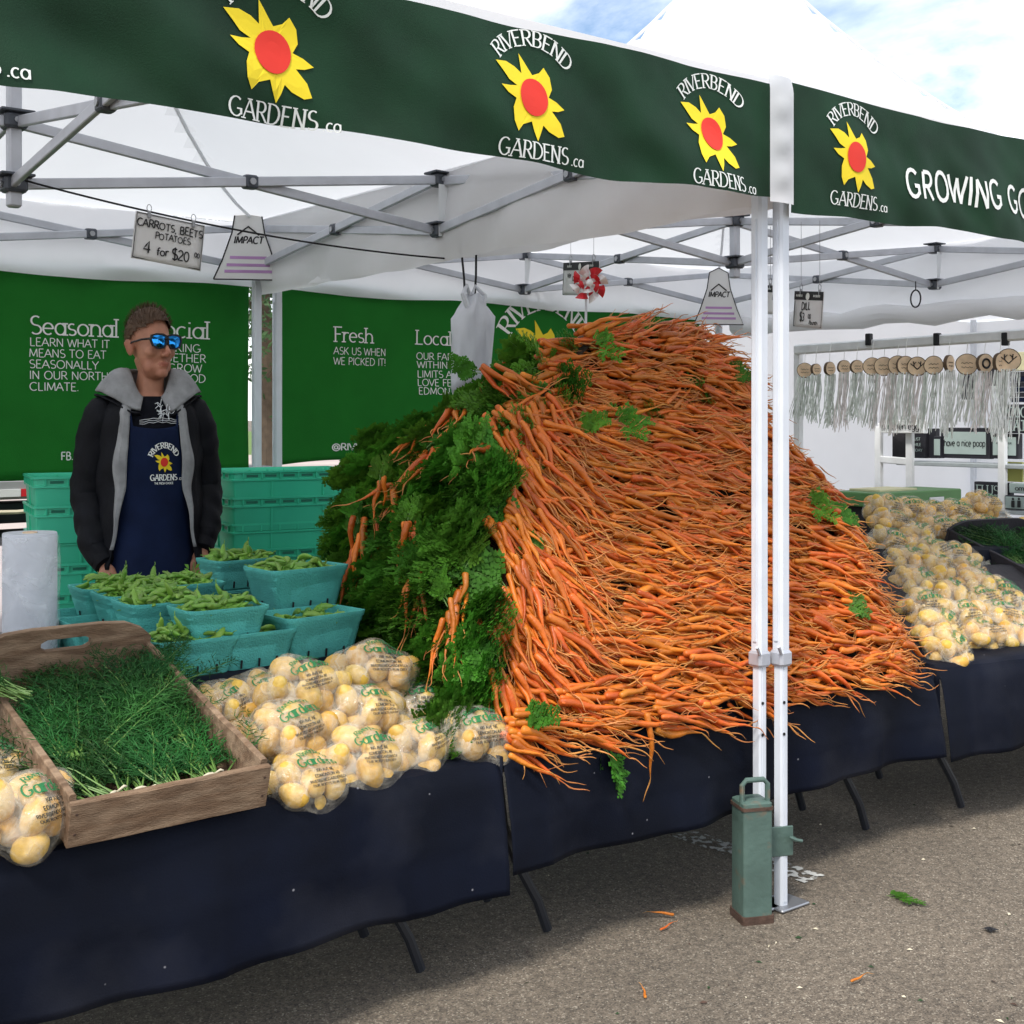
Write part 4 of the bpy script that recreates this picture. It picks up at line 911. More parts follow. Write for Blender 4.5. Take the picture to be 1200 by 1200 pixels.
for lab, kd, (px, py), z, v, rz in baskets:
    w_, d_, h = ((.235, .165, .098), (.262, .185, .122))[kd]
    q = atZ(px, py, z) if v is None else atV(px, py, v); q = Vector((q.x, q.y + d_ * .40, z))
    root = thing('pulp_basket', 'teal basket of peas, ' + lab, 'basket', q, (0, 0, rz + random.uniform(-.05, .05)), 'teal baskets of pea pods')
    inst('basket_body', BK[kd][0], root); bpos.append((q.copy(), kd))
    if 'right of the crate corner' in lab: n1, n2, dm = 8, 26, .0
    elif 'under the one' in lab: n1, n2, dm = 22, 40, .0
    else: n1, n2, dm = 33, 46, .024
    pods_in(q, w_, d_, z + h * .88, 'pea pod in the ' + lab, n1, n2, dm)
# baskets of the hidden lower layer that carry the row
for v in (.88, 1.07, 1.24):
    q = Vector((-1.52, v + .07, .737)); root = thing('pulp_basket', 'teal pulp basket in the hidden lower layer behind the dill crate', 'basket', q, (0, 0, 0), 'teal baskets of pea pods'); inst('basket_body', BK[0][0], root)
q = Vector((bpos[5][0].x, bpos[5][0].y, .737)); root = thing('pulp_basket', 'teal pulp basket under the rear basket, behind the large ones', 'basket', q, (0, 0, .05), 'teal baskets of pea pods'); inst('basket_body', BK[0][0], root)
print("BUNCHES",n_b)
tag(build('pea_pods', rest, 'pea_pod', None, loc=bpos[0][0]), 'pea pods packed beneath the top ones in the teal baskets', 'pea pods', kind='stuff')
q = atV(226, 672, 1.3)
mb = MB(); r_ = random.Random(3)
mb.tube([q + Vector((0, 0, -.05)), q, q + Vector((.004, 0, .035))], .0015, 5, mi=1)
for k in range(9):
    a = r_.uniform(0, 6.28); c = q + Vector((.012 * math.cos(a), .01, r_.uniform(-.03, .02))); mb.add([c, c + Vector((.012 * math.cos(a), .003, .006)), c + Vector((.02 * math.cos(a), .005, .016)), c + Vector((.004 * math.cos(a), 0, .014))], [(0, 1, 2, 3)])
tag(build('pea_shoot', mb, ['pea_pod', 'dill_stem'], None, loc=q, smooth=False), 'small leafy pea shoot standing up behind the pea baskets', 'leaf')

# ================================================================== DILL CRATES
def dill_mesh(i):
    r = random.Random(300 + i); mb = MB()
    def thread(p, d, L, w_):
        q = d.cross(Vector((r.uniform(-1, 1), r.uniform(-1, 1), r.uniform(.2, 1)))).normalized() * w_; m_ = p + d * L * .55 + Vector((0, 0, -.08 * L)); e = p + d * L + Vector((r.uniform(-.1, .1) * L, 0, -.25 * L))
        mb.add([p - q, p + q, m_ + q * .8, m_ - q * .8, e], [(0, 1, 2, 3), (3, 2, 4)], 0)
    for k in range(20):
        d = Vector((r.gauss(0, .24), 1, r.uniform(-.05, .34))).normalized(); L = r.uniform(.20, .34); side = d.cross(Vector((0, 0, 1))).normalized()
        b = Vector((r.uniform(-.016, .016), r.uniform(-.04, 0), r.uniform(.0, .022))); P = lambda t: b + d * L * t + side * (.02 * math.sin(3 * t + k)) + Vector((0, 0, -.05 * t * t))
        mb.tube([P(t) for t in (0, .3, .65, 1)], [.0019, .0016, .0012, .0006], 4, False, 1)
        for j in range(12):
            t = .22 + .78 * j / 11; c = P(t)
            for sg in (-1, 1):
                bd = (d * .8 + side * sg * r.uniform(.4, 1.0) + Vector((0, 0, r.uniform(-.2, .5)))).normalized(); bl = r.uniform(.035, .07) * (1.15 - .5 * t)
                thread(c, bd, bl, .0013)
                for m2 in range(6):
                    tt = .25 + .75 * m2 / 5; thread(c + bd * bl * tt, (bd * .8 + Vector((r.gauss(0, .6), r.gauss(0, .4), r.gauss(.1, .5)))).normalized(), bl * .45, .0011)
    # loose stem ends below the tie
    for k in range(10):
        b = Vector((r.uniform(-.012, .012), -.01, r.uniform(.004, .02))); mb.tube([b, b + Vector((r.uniform(-.012, .012), -.034, r.uniform(-.006, .006)))], .0022, 5, True, 1)
    me = mb.mesh('dill', ['dill_leaf', 'dill_stem'], smooth=False)
    g = MB(); g.tube([(.019 * math.cos(a / 12 * 6.2832), -.012 + .002 * math.sin(a), .012 + .016 * math.sin(a / 12 * 6.2832)) for a in range(13)], .0035, 6); g.tube([(.012, -.014, .026), (.024, -.02, .036), (.03, -.02, .032)], .003, 5)
    return me, g.mesh('rubber_band', 'band')
DILL = [dill_mesh(i) for i in range(5)]
def plank(mb, c, d, seed):
    nx = 10; ax = 0 if d[0] > d[1] else 1; b0 = len(mb.v)
    rings = []
    for k in range(nx + 1):
        t = k / nx - .5; ctr = [0, 0]; ctr[ax] = d[ax] * t; wd = d[1 - ax] / 2; h = d[2] / 2; j = lambda s_: .0016 * mnoise.noise((k * 1.7, s_, seed))
        ring = []
        for (o, z) in ((-wd + .002, -h), (wd - .002, -h), (wd, -h + .002), (wd, h - .003), (wd - .003, h), (-wd + .003, h), (-wd, h - .003), (-wd, -h + .002)):
            p = [0, 0, z + c[2] + j(z * 40) * 1.5]; p[ax] = ctr[ax] + c[ax]; p[1 - ax] = o + c[1 - ax] + j(o * 90 + 3); ring.append(tuple(p))
        rings.append(ring)
    mb.loft(rings, True, True)
def dill_crate(org, rot, W, Dp, hF, hS, hB, label, wood, dlabel, nx, rows, seed, hole=True, bs=1.0):
    root = thing('dill_crate', label, 'crate', org, rot)
    for nm, c, d in (('front_board', (W / 2, .008, hF / 2), (W, .016, hF)), ('side_board', (.008, Dp / 2, hS / 2), (.015, Dp - .036, hS)), ('side_board', (W - .008, Dp / 2, hS / 2), (.015, Dp - .036, hS)), ('bottom_board', (W / 2, Dp / 2, .008), (W - .034, Dp - .036, .012))):
        mb = MB(); plank(mb, c, d, seed + c[0]); build(nm, mb, wood, root, local=True)
    mb = MB(); y0_, y1_ = Dp - .016, Dp; xc = W / 2
    def half(sg):
        o = [(xc, 0), (xc + sg * W / 2, 0), (xc + sg * W / 2, hB * .72), (xc + sg * W * .44, hB * .86), (xc + sg * W * .34, hB * .97), (xc + sg * W * .2, hB), (xc, hB)]
        hl = [(xc, hB - .028), (xc + sg * .045, hB - .028), (xc + sg * .06, hB - .036), (xc + sg * .06, hB - .050), (xc + sg * .045, hB - .058), (xc, hB - .058)]
        P = o + (hl if hole else []); P = P if sg > 0 else P[::-1]
        mb.prism([(x, y0_, z) for x, z in P], (0, .016, 0))
    half(1); half(-1); build('back_board', mb, wood, root, local=True, smooth=False)
    mb = MB()
    for z in (hF * .3, hF * .75):
        for x in (.012, W - .012): mb.tube([(x, .001, z), (x, -.0015, z)], .003, 6)
    build('nail', mb, 'rust', root, local=True)
    M = Matrix.Translation(Vector(org)) @ Euler(rot).to_matrix().to_4x4()
    cnt = 0
    for r0, (ry, rzz) in enumerate(rows):
        for k in range(nx):
            x = .06 + (W - .12) * (k + .5 + random.uniform(-.15, .15)) / nx
            p = M @ Vector((x, ry + random.uniform(-.015, .015), rzz + random.uniform(0, .012)))
            rw = ['tied bunch of feathery dill in the front row of the ', 'bunch of dill in the middle of the ', 'dark bunch of dill at the back of the '][min(r0, 2)]
            b = thing('dill_bunch', rw + dlabel, 'dill bunch', p, (rot[0] + R(-2 + random.uniform(-4, 8)), R(random.uniform(-12, 12)), rot[2] + random.gauss(0, .5 if r0 else .25)), rw.split(' of the')[0] + ' of the ' + dlabel)
            me, bd = random.choice(DILL); inst('stems', me, b, scale=(1.02 * bs, 1.1 * bs, .85 * bs)); cnt += 1
            if r0 == 0: inst('rubber_band', bd, b)
    return M
CM = dill_crate((-1.992, .045, .572), (R(15.5), 0, R(1.5)), .425, .66, .095, .105, .165, 'weathered wooden crate of dill with a hand hole, tilted towards the camera', 'wood_crate', 'weathered wooden crate', 4, [(.085, .026), (.18, .030), (.27, .045)], 1.0)
for q, rz, lab in (((.02, .42, .12), .9, 'dill bunch spilling over the left side of the wooden crate'), ((.36, .44, .075), -.5, 'dill bunch leaning on the back right corner of the wooden crate'), ((.2, .42, .05), .2, 'dark bunch of dill under the hand hole of the wooden crate')):
    b = thing('dill_bunch', lab, 'dill bunch', CM @ Vector(q), (R(14), 0, rz), 'dill bunches at the back of the wooden crate'); me, bd = random.choice(DILL); inst('stems', me, b, scale=.8)
q = atV(1190, 694, .50)
dill_crate((q.x + .02, q.y - .05, .665), (R(17), 0, R(-11)), .52, .50, .09, .10, .14, 'dark tray of dill among the far potato bags', 'dark_wood', 'dark far tray', 5, [(.09, .04), (.2, .055)], 5.0, hole=False)
# ================================================================== PERSON
PP = (-1.035, 2.02, 0)
pr = thing('person', 'person in blue mirrored sunglasses, open black jacket and navy apron, standing with hands in pockets', 'person', PP, (0, 0, R(-13))); pr.scale = (.87, .95, 1)
def to_mesh(o):
    dg = bpy.context.evaluated_depsgraph_get(); me = bpy.data.meshes.new_from_object(o.evaluated_get(dg)); return me
HC = Vector((.000, -.015, 1.658)); HR = Matrix.Rotation(R(25), 3, 'Z') @ Matrix.Rotation(R(-2), 3, 'X')
hd = lambda x, y, z: HC + HR @ (Vector((x, y, z)) * 1.05)
mb = MB()
def hel(c, r, rot=(0, 0, 0)): mb.ell(hd(*c), tuple(1.05 * q for q in r), 20, 14, (HR @ Euler(rot).to_matrix()).to_euler())
hel((0, .014, .036), (.074, .096, .088)); hel((0, -.028, -.016), (.066, .068, .088)); hel((0, -.034, -.072), (.052, .054, .044)); hel((0, -.078, -.096), (.024, .018, .018))
for sx in (-1, 1):
    hel((sx * .040, -.042, -.070), (.016, .030, .026)); hel((sx * .028, -.086, .022), (.028, .013, .010)); hel((sx * .042, -.066, -.026), (.024, .022, .020)); hel((sx * .012, -.106, -.037), (.0105, .012, .009))
    hel((sx * .082, .016, -.006), (.008, .020, .031), (0, sx * R(14), sx * R(-20))); hel((sx * .088, .024, .004), (.006, .015, .02), (0, sx * R(14), sx * R(-20)))
mb.tube([hd(0, -.088, .012), hd(0, -.105, -.010), hd(0, -.122, -.033), hd(0, -.112, -.043)], [.009, .011, .0135, .010], 10)
hel((0, -.095, -.0625), (.026, .006, .0055)); hel((0, -.092, -.073), (.023, .007, .0065))
mb.tube([hd(0, .02, -.03), Vector((.008, .005, 1.57)), Vector((0, .018, 1.47)), Vector((0, .02, 1.40))], [.056, .053, .061, .085], 18)
def lp(rows, n=28): return [[Vector((rx * math.sin(2 * math.pi * i / n), cy - ry * math.cos(2 * math.pi * i / n), z)) for i in range(n)] for z, rx, ry, cy in rows]
mb.loft(lp([(.80, .15, .10, .01), (.95, .16, .105, .01), (1.1, .15, .10, .0), (1.25, .165, .11, 0), (1.38, .18, .105, .005), (1.45, .15, .08, .012), (1.49, .07, .06, .018)]))
ARM = {-1: [(-.165, .01, 1.43), (-.21, .02, 1.36), (-.245, .045, 1.13), (-.215, -.03, .94), (-.185, -.075, .885)], 1: [(.165, .01, 1.43), (.21, .02, 1.36), (.245, .045, 1.15), (.225, -.02, .98), (.205, -.055, .925)]}
for sx in (-1, 1):
    A_ = [Vector(p) for p in ARM[sx]]; mb.tube(A_, [.055, .053, .042, .031, .026], 14)
    wv = A_[-1]; dn = Vector((-sx * .22, -.12, -1)).normalized(); ac = Vector((1, 0, 0)); 
    mb.ell(wv + dn * .045, (.040, .017, .052), 14, 10, (0, sx * R(10), 0))
    for k in range(4):
        b = wv + dn * .085 + ac * (k - 1.5) * .019; L = (.062, .074, .070, .054)[k if sx < 0 else 3 - k]
        mb.tube([b - dn * .03, b, b + dn * L * .45 + Vector((0, .008, 0)), b + dn * L * .8 + Vector((0, .022, 0)), b + dn * L + Vector((0, .034, 0))], [.0095, .0095, .009, .0082, .006], 9)
    th = wv + dn * .035 - ac * sx * .034; mb.tube([th + ac * sx * .012, th + Vector((-sx * .012, -.010, -.022)), th + Vector((-sx * .016, -.016, -.055))], [.013, .0115, .008], 9)
for sx in (-1, 1): mb.tube([(sx * .085, .01, .86), (sx * .095, .0, .48), (sx * .10, .02, .10), (sx * .10, .02, .05)], [.085, .055, .042, .042], 14); mb.ell((sx * .10, -.04, .045), (.042, .11, .04), 14, 8)
tmp = bpy.data.objects.new('tmp', mb.mesh('tmp', 'skin')); COL.objects.link(tmp)
m_ = tmp.modifiers.new('r', 'REMESH'); m_.mode = 'VOXEL'; m_.voxel_size = .0048; m_.use_smooth_shade = True
m_ = tmp.modifiers.new('s', 'SMOOTH'); m_.factor = .5; m_.iterations = 9
bm_ = to_mesh(tmp); bpy.data.objects.remove(tmp); bm_.name = 'body'
if not bm_.materials: bm_.materials.append(MATS['skin'])
at = bm_.attributes.new('tint', 'FLOAT', 'POINT'); HI = HR.inverted(); vals = []
for v in bm_.vertices:
    q = HI @ (v.co - HC) / 1.05; t = 0
    lipd = math.hypot(q.x / .023, (q.z + .067) / .010)
    if q.y < -.08 and lipd < 1: t = .85 * (1 - lipd * .4)
    elif q.y < -.02 and -.115 < q.z < -.045 and lipd > 1.3: t = .22
    if abs(q.x) > .078 and abs(q.z) < .04: t = .35
    if abs(q.x) < .016 and q.y < -.10 and q.z < -.02 and q.z > -.045: t = .35
    vals.append(t)
at.data.foreach_set('value', vals)
body = inst('body', bm_, pr)
# hair: a close cap raised into short strands
mb = MB(); r_ = random.Random(5)
def hairline(d):   # d in head frame
    front = -d.y; zl = -.30 + .80 * max(0, front) ** .8 - .10 * max(0, d.y)
    if abs(d.x) > .6 and -.35 < d.y < .2: zl += .12
    return d.z > zl
ic = []
n1, n2 = 40, 26; vs = []; fs = []
def hp(d, ex): 
    p = Vector((d.x * .0785, .014 + d.y * .1005, .036 + d.z * .092)); q = 1 + ex
    return hd(p.x * q, .014 + (p.y - .014) * q, .036 + (p.z - .036) * q)
for j in range(n2 + 1):
    t = math.pi * j / n2
    for i in range(n1):
        a = 2 * math.pi * i / n1; d = Vector((math.sin(t) * math.cos(a), math.sin(t) * math.sin(a), math.cos(t)))
        topf = max(0, d.z) * .05 + max(0, -d.y) * max(0, d.z) * .12
        vs.append((d, hp(d, .03 + topf + .02 * mnoise.noise(d * 5) )))
for j in range(n2):
    for i in range(n1):
        q = [j * n1 + i, j * n1 + (i + 1) % n1, (j + 1) * n1 + (i + 1) % n1, (j + 1) * n1 + i]
        if sum(hairline(vs[k][0]) for k in q) >= 3: fs.append(tuple(q))
mb.add([p for d, p in vs], fs)
for k in range(2600):
    d = Vector((r_.gauss(0, 1), r_.gauss(0, 1), r_.gauss(.2, 1))).normalized()
    if not hairline(d): continue
    topf = max(0, d.z) * .05 + max(0, -d.y) * max(0, d.z) * .12
    b = hp(d, .02 + topf); L = .014 + .014 * max(0, d.z); o = (HR @ d * .45 + HR @ Vector((r_.gauss(0, .5), -.35 + r_.gauss(0, .5), -.25 if d.z < .3 else .6))).normalized(); q = o.cross(HR @ d + Vector((.01, .02, .3))).normalized() * .0008
    mb.add([b - q, b + q, b + o * L * .6 + q * .7, b + o * L, b + o * L * .6 - q * .7], [(0, 1, 2, 3, 4)])
build('hair', mb, 'hair_brown', pr, local=True)
# sunglasses
mb = MB()
def lens(sx, grow, yo):
    P = [(.006, .016), (.020, .0215), (.042, .0215), (.058, .017), (.0615, .004), (.054, -.014), (.036, -.0215), (.018, -.0195), (.008, -.008)]
    cx, cz = .034, 0
    return [hd(sx * (cx + (x - cx) * grow) * 1.08, -.108 + yo + .30 * (x - .02) ** 2 * 12, .008 + cz + (z - cz) * grow) for x, z in P]
fr = MB(); le = MB()
for sx in (-1, 1):
    a, b, c = lens(sx, 1.24, 0), lens(sx, 1.24, -.007), lens(sx, 1.0, -.0075)
    fr.loft([a, b, c, lens(sx, 1.0, -.001)], True, False)
    L0 = lens(sx, 1.03, -.0045); ctr = sum(L0, Vector()) / len(L0); le.loft([[ctr.lerp(p, t) + HR @ Vector((0, -.004 * (1 - t * t), 0)) for p in L0] for t in (.02, .4, .75, 1)], True, True)
    fr.tube([hd(sx * .064, -.095, .017), hd(sx * .080, -.06, .016), hd(sx * .084, 0, .010), hd(sx * .084, .03, -.004)], [.0045, .004, .0035, .003], 6)
fr.tube([hd(-.010, -.112, .016), hd(0, -.116, .018), hd(.010, -.112, .016)], .004, 6)
gl = build('sunglasses', fr, 'glasses_frame', pr, local=True, smooth=False); build('lens', le, 'mirror_blue', gl, local=True)
# shirt, jeans, shoes
mb = MB(); mb.loft(lp([(.86, .172, .118, .01), (1.0, .165, .113, .005), (1.1, .162, .112, 0), (1.25, .178, .122, 0), (1.38, .19, .117, .005), (1.435, .168, .098, .010), (1.468, .105, .078, .012), (1.478, .080, .070, .012)]), True, False)
for sx in (-1, 1): mb.tube([Vector(p) for p in ARM[sx][:3]], [.066, .060, .052], 12)
sh = build('t_shirt', mb, 'shirt_black', pr, local=True)
mb = MB()
for sx in (-1, 1): mb.tube([(sx * .082, .01, .93), (sx * .09, .0, .75), (sx * .095, .0, .48), (sx * .10, .02, .10), (sx * .10, .015, .03)], [.108, .100, .075, .066, .068], 18)
mb.loft(lp([(.78, .185, .125, .01), (.86, .183, .125, .01), (.96, .176, .122, .01)]), True, True)
build('jeans', mb, 'jeans_navy', pr, local=True)
for sx in (-1, 1): mb = MB(); mb.ell((sx * .10, -.045, .05), (.052, .135, .048), 16, 10); mb.box((sx * .10, -.045, .012), (.095, .27, .022), None, 0, .01); build('shoe', mb, 'shoe', pr, local=True)
# apron
TB = [(.55, .19, .15), (.86, .180, .135), (1.0, .172, .126), (1.1, .170, .124), (1.25, .184, .132), (1.36, .19, .130), (1.40, .185, .125)]
def torso_y(x, z, off=0):
    rx, ry = interp(z, TB); return -math.sqrt(max(.02, 1 - (x / rx) ** 2)) * ry - off
apw = lambda z: .095 + .085 * sst(1.36, 1.08, z)
def apf(x, z, k=0): return Vector((x, torso_y(x, z, .006 + k) + .006 * math.sin(x * 40 + z * 9) * sst(1.1, .8, z) + .004 * mnoise.noise((x * 12, z * 8, 2)) , z))
mb = MB(); mb.grid(lambda s, t: apf((2 * s - 1) * apw(.52 + .855 * t), .52 + .855 * t - .012 * (1 - (2 * s - 1) ** 2) * (t == 1)), 36, 50)
ap = solid(build('apron', mb, 'apron_navy', pr, local=True), .003, 0)
mb = MB()
for sx in (-1, 1): mb.tube([apf(sx * .088, 1.365), Vector((sx * .095, -.105, 1.42)), Vector((sx * .085, -.03, 1.485)), Vector((sx * .05, .07, 1.50))], .006, 5)
build('neck_strap', mb, 'apron_navy', ap, local=True); mb = MB()
mb.grid(lambda s, t: apf((2 * s - 1) * .165, .82 + .115 * t + .01 * math.sin(s * 3), .004), 24, 6); build('apron_pocket', mb, 'apron_navy', ap, local=True)
mb = MB(); mpa = lambda x, y, k: apf(.035 + x, 1.245 + y, .003 + k)
sun_logo(mb, lambda x, y, k: mpa(x, y, k + .001), .034); build('sun_logo', mb, ['yellow_print', 'red_print'], ap, local=True, smooth=False)
mb = MB(); arc_text(mb, 'RIVERBEND', mpa, .050, .019, wt=(.2, .12), serif=True); text(mb, 'GARDENS', lambda x, y, k: mpa(x, y - .064, k), .020, wt=(.2, .12), serif=True, align='c'); text(mb, '.ca', lambda x, y, k: mpa(x + .062, y - .064, k), .012, wt=(.2, .2)); text(mb, 'THE FRESH CHOICE', lambda x, y, k: mpa(x, y - .078, k), .007, wt=(.2, .2), align='c')
build('lettering', mb, 'white_print', ap, local=True, smooth=False)
mb = MB(); r_ = random.Random(2)
mpsh = lambda x, z, k: Vector((x, torso_y(x, z, -.001) - .006 - k, z))
for k in range(26):
    x, z = .035 + r_.gauss(0, .014), 1.420 + r_.gauss(0, .014); a = r_.uniform(0, 6.28); pts = [(x + .012 * math.cos(a) * t, z + .012 * math.sin(a) * t + .004 * math.sin(3 * t + k)) for t in (-1, 0, 1)]
    mb.tube([mpsh(px, pz, .001) for px, pz in pts], .0012, 4)
for k in range(3): mb.tube([mpsh(-.06 + .16 * t / 9, 1.392 + .008 * math.sin(t / 9 * 3.14) - .007 * k + .002 * math.sin(t * 3 + k), .001) for t in range(10)], .0009, 4)
build('shirt_print', mb, 'weight_print' if 'weight_print' in MATS else 'clear_strap', sh, local=True)
# jacket: open shell, sleeves, lining, collar
JR = [(.87, .225, .160, 50), (.95, .222, .156, 46), (1.05, .214, .150, 40), (1.15, .212, .146, 34), (1.27, .216, .143, 30), (1.37, .218, .136, 28), (1.425, .205, .122, 28), (1.465, .160, .105, 30), (1.490, .105, .085, 34)]
JT = [(z, rx, ry, o) for z, rx, ry, o in JR]
def jp(z, phi, k=0):
    rx, ry, o = interp(z, JT); w_ = .006 * mnoise.noise((phi * 3, z * 9, 1)) + .005 * math.sin(z * 34 + 3 * math.sin(phi * 2)) * (1 if z < 1.3 else .3)
    return Vector(((rx + w_ + k) * math.sin(phi), .008 - (ry + w_ + k) * math.cos(phi), z))
mb = MB()
def jf(s, t):
    z = .87 + (1.49 - .87) * t; o = R(interp(z, JT)[2]); return jp(z, o + (2 * math.pi - 2 * o) * s)
mb.grid(jf, 60, 34)
jk = build('jacket', mb, 'jacket_black', pr, local=True); solid(jk, .008, 0)
for sx in (-1, 1):
    mb = MB(); A_ = [Vector(p) for p in ARM[sx]]; pts = []; rs = []
    full = [A_[0] + Vector((-sx * .03, 0, .0)), A_[0] + Vector((sx * .015, 0, -.015)), A_[1], A_[1].lerp(A_[2], .5), A_[2], A_[2].lerp(A_[3], .4), A_[2].lerp(A_[3], .8), A_[3], A_[3].lerp(A_[4], .7)]
    rr = [.05, .070, .072, .068, .066, .064, .064, .058, .046]
    for k in range(len(full) - 1):
        for q in range(6):
            t = q / 6; pts.append(full[k].lerp(full[k + 1], t)); rs.append(rr[k] + (rr[k + 1] - rr[k]) * t)
    pts.append(full[-1]); rs.append(rr[-1])
    mb.tube(pts, rs, 26)
    mb.v = [tuple(Vector(p) + Vector((p[0] - sx * .22, p[1], 0)).normalized() * (.008 * mnoise.noise((p[0] * 14, p[1] * 14, p[2] * 24)) + .0035 * math.sin(p[2] * 70 + 5 * p[0] * 10 + 4 * math.sin(p[1] * 20)) * sst(1.32, 1.1, p[2]))) for p in mb.v]
    sl_ = build('sleeve', mb, 'jacket_black', jk, local=True)
    mb = MB(); e = full[-1]; dr = (full[-1] - full[-2]).normalized(); mb.tube([e - dr * .02, e, e + dr * .02, e + dr * .024], [.047, .048, .043, .034], 18); build('cuff', mb, 'jacket_black', sl_, local=True)
for sx in (-1, 1):
    mb = MB()
    def lf(s, t):
        z = .94 + (1.455 - .94) * t; o = R(interp(z, JT)[2]); wd = R(3 + 9 * sst(.94, 1.25, z) - 2 * math.sin(t * 9)); p = jp(z, o - R(2) + (wd + R(2)) * s, .014 - .008 * abs(2 * s - 1)); p.x *= sx; return p
    mb.grid(lf, 6, 30); solid(build('lining', mb, 'lining_grey', jk, local=True), .004, 0)
mb = MB()
def cf(s, t):
    phi = R(24) + (2 * math.pi - R(48)) * s; fr_ = sst(R(24), R(75), phi) * sst(R(24), R(75), 2 * math.pi - phi); q = math.sin(math.pi * min(1, t))
    ri = Vector((.088 * math.sin(phi), .012 - .082 * math.cos(phi), 1.475 + .098 * fr_)); side = abs(math.sin(phi)) ** .8
    ro = Vector(((.125 + .085 * side * (.35 + .65 * fr_)) * math.sin(phi), .012 - (.118 + .02 * side) * math.cos(phi) - .02 * (1 - fr_), 1.425 + .050 * fr_ + .02 * side * fr_))
    p = ri.lerp(ro, t); p.z += .028 * q * fr_ + .006 * mnoise.noise((phi * 3, t * 4, 5)); return p
mb.grid(cf, 48, 10); co = build('collar', mb, 'lining_grey', jk, local=True); solid(co, .010, 0)
mb = MB(); mb.grid(lambda s, t: cf(s, 1) + Vector((0, 0, -.004)) * (1 + 5 * t) + (cf(s, 1) - cf(s, .6)).normalized() * (.010 - .018 * t), 48, 3); solid(build('collar_shell', mb, 'jacket_black', co, local=True), .006, 0)

# ================================================================== GREEN CRATES
def crate_meshes():
    L, W, Hh = .60, .40, .150; mb = MB()
    q = lambda f, z, i=0: rrect(L * f - i, W * f - i, z, .02, 3)
    mb.loft([q(.94, 0), q(.955, .004), q(.975, Hh * .70), q(1.0, Hh * .71), q(1.0, Hh * .76), q(.98, Hh * .77), q(.98, Hh * .93), q(1.012, Hh * .94), q(1.012, Hh), q(.985, Hh), q(.965, Hh * .9), q(.94, .01)], True, True)
    for sy in (-1, 1):
        for k in range(7):
            x = -L * .42 + L * .84 * k / 6; mb.box((x, sy * (W * .49), Hh * .85), (.006, .016, Hh * .17))
        for k in range(2): mb.box((-L * .2 + L * .4 * k, sy * W * .484, Hh * .36), (.008, .010, Hh * .66))
    for sx in (-1, 1):
        for k in range(5): mb.box((sx * L * .49, -W * .38 + W * .76 * k / 4, Hh * .85), (.016, .006, Hh * .17))
        mb.box((sx * L * .484, 0, Hh * .36), (.010, .008, Hh * .66))
    sl_ = mb; b1 = len(mb.f)
    for sy in (-1, 1):
        for k in range(6): x = -L * .42 + L * .84 * (k + .5) / 6; sl_.box((x, sy * (W * .4905), Hh * .855), (L * .085, .004, Hh * .07))
    for sx in (-1, 1):
        for k in range(4): sl_.box((sx * L * .4905, -W * .38 + W * .76 * (k + .5) / 4, Hh * .855), (.004, W * .12, Hh * .07))
    mb.m = [0] * b1 + [1] * (len(mb.f) - b1)
    return mb.mesh('crate_body', ['crate_plastic', 'crate_plastic_dark'], angle=30), None, Hh
CB, CS, CH = crate_meshes(); STEP = .1135
def crate_stack(c, rz, n, desc, z0=0):
    for k in range(n):
        pos = 'topmost' if k == n - 1 else ('bottom' if k == 0 else 'number %d from the top' % (n - k))
        lab = {'topmost': 'topmost green plastic crate of the stack ' + desc, 'bottom': 'lowest green plastic crate of the stack ' + desc}.get(pos, 'green plastic crate in the stack ' + desc + ', ' + ['second', 'third', 'fourth', 'fifth', 'sixth', 'seventh', 'eighth', 'ninth', 'tenth', 'eleventh', 'twelfth'][n - k - 2] + ' from the top')
        root = thing('plastic_crate', lab, 'crate', (c[0] + random.uniform(-.006, .006), c[1] + random.uniform(-.006, .006), z0 + k * STEP), (0, 0, rz + random.uniform(-.012, .012)), 'green crates stacked ' + desc)
        inst('crate_body', CB, root)
crate_stack((-.93, 2.75, 0), R(-12), 10, 'behind the man at left')
crate_stack((-.10, 2.80, 0), R(-6), 10, 'behind the two tent poles')

# ================================================================== ROLL OF BAGS
c = atV(35, 722, 1.2); zt = atV(35, 624, 1.2).z; rr = .072
root = thing('produce_bag_roll', 'upright white roll of plastic produce bags behind the wooden crate', 'bag roll', (c.x, 1.2, .737))
mb = MB(); H_ = zt - .737; q = lambda r, z: [Vector((c.x + r * math.cos(2 * math.pi * i / 40), 1.2 + r * math.sin(2 * math.pi * i / 40), .737 + z)) for i in range(40)]
mb.loft([q(rr * .98, 0), q(rr, .004), q(rr, H_ - .004), q(rr * .98, H_), q(rr * .30, H_ - .001), q(rr * .28, H_ - .04)], True, True); build('roll', mb, 'white_plastic', root)
mb = MB(); mb.tube([(c.x, 1.2, .737 + H_ - .02), (c.x, 1.2, .737 + H_ + .002)], rr * .27, 14, False); build('core_tube', mb, 'wood_slice', root)
mb = MB(); mb.grid(lambda s, t: (c.x + (rr + .003 + .006 * abs(math.sin(9 * s + 6 * t)) + .05 * max(0, s - .75) * (1 - t)) * math.cos(R(-10) - s * R(190)), 1.2 + (rr + .003 + .006 * abs(math.sin(9 * s + 6 * t))) * math.sin(R(-10) - s * R(190)), .737 + .002 + (H_ - .01) * t), 40, 24); build('loose_sheet', mb, 'roll_film', root)

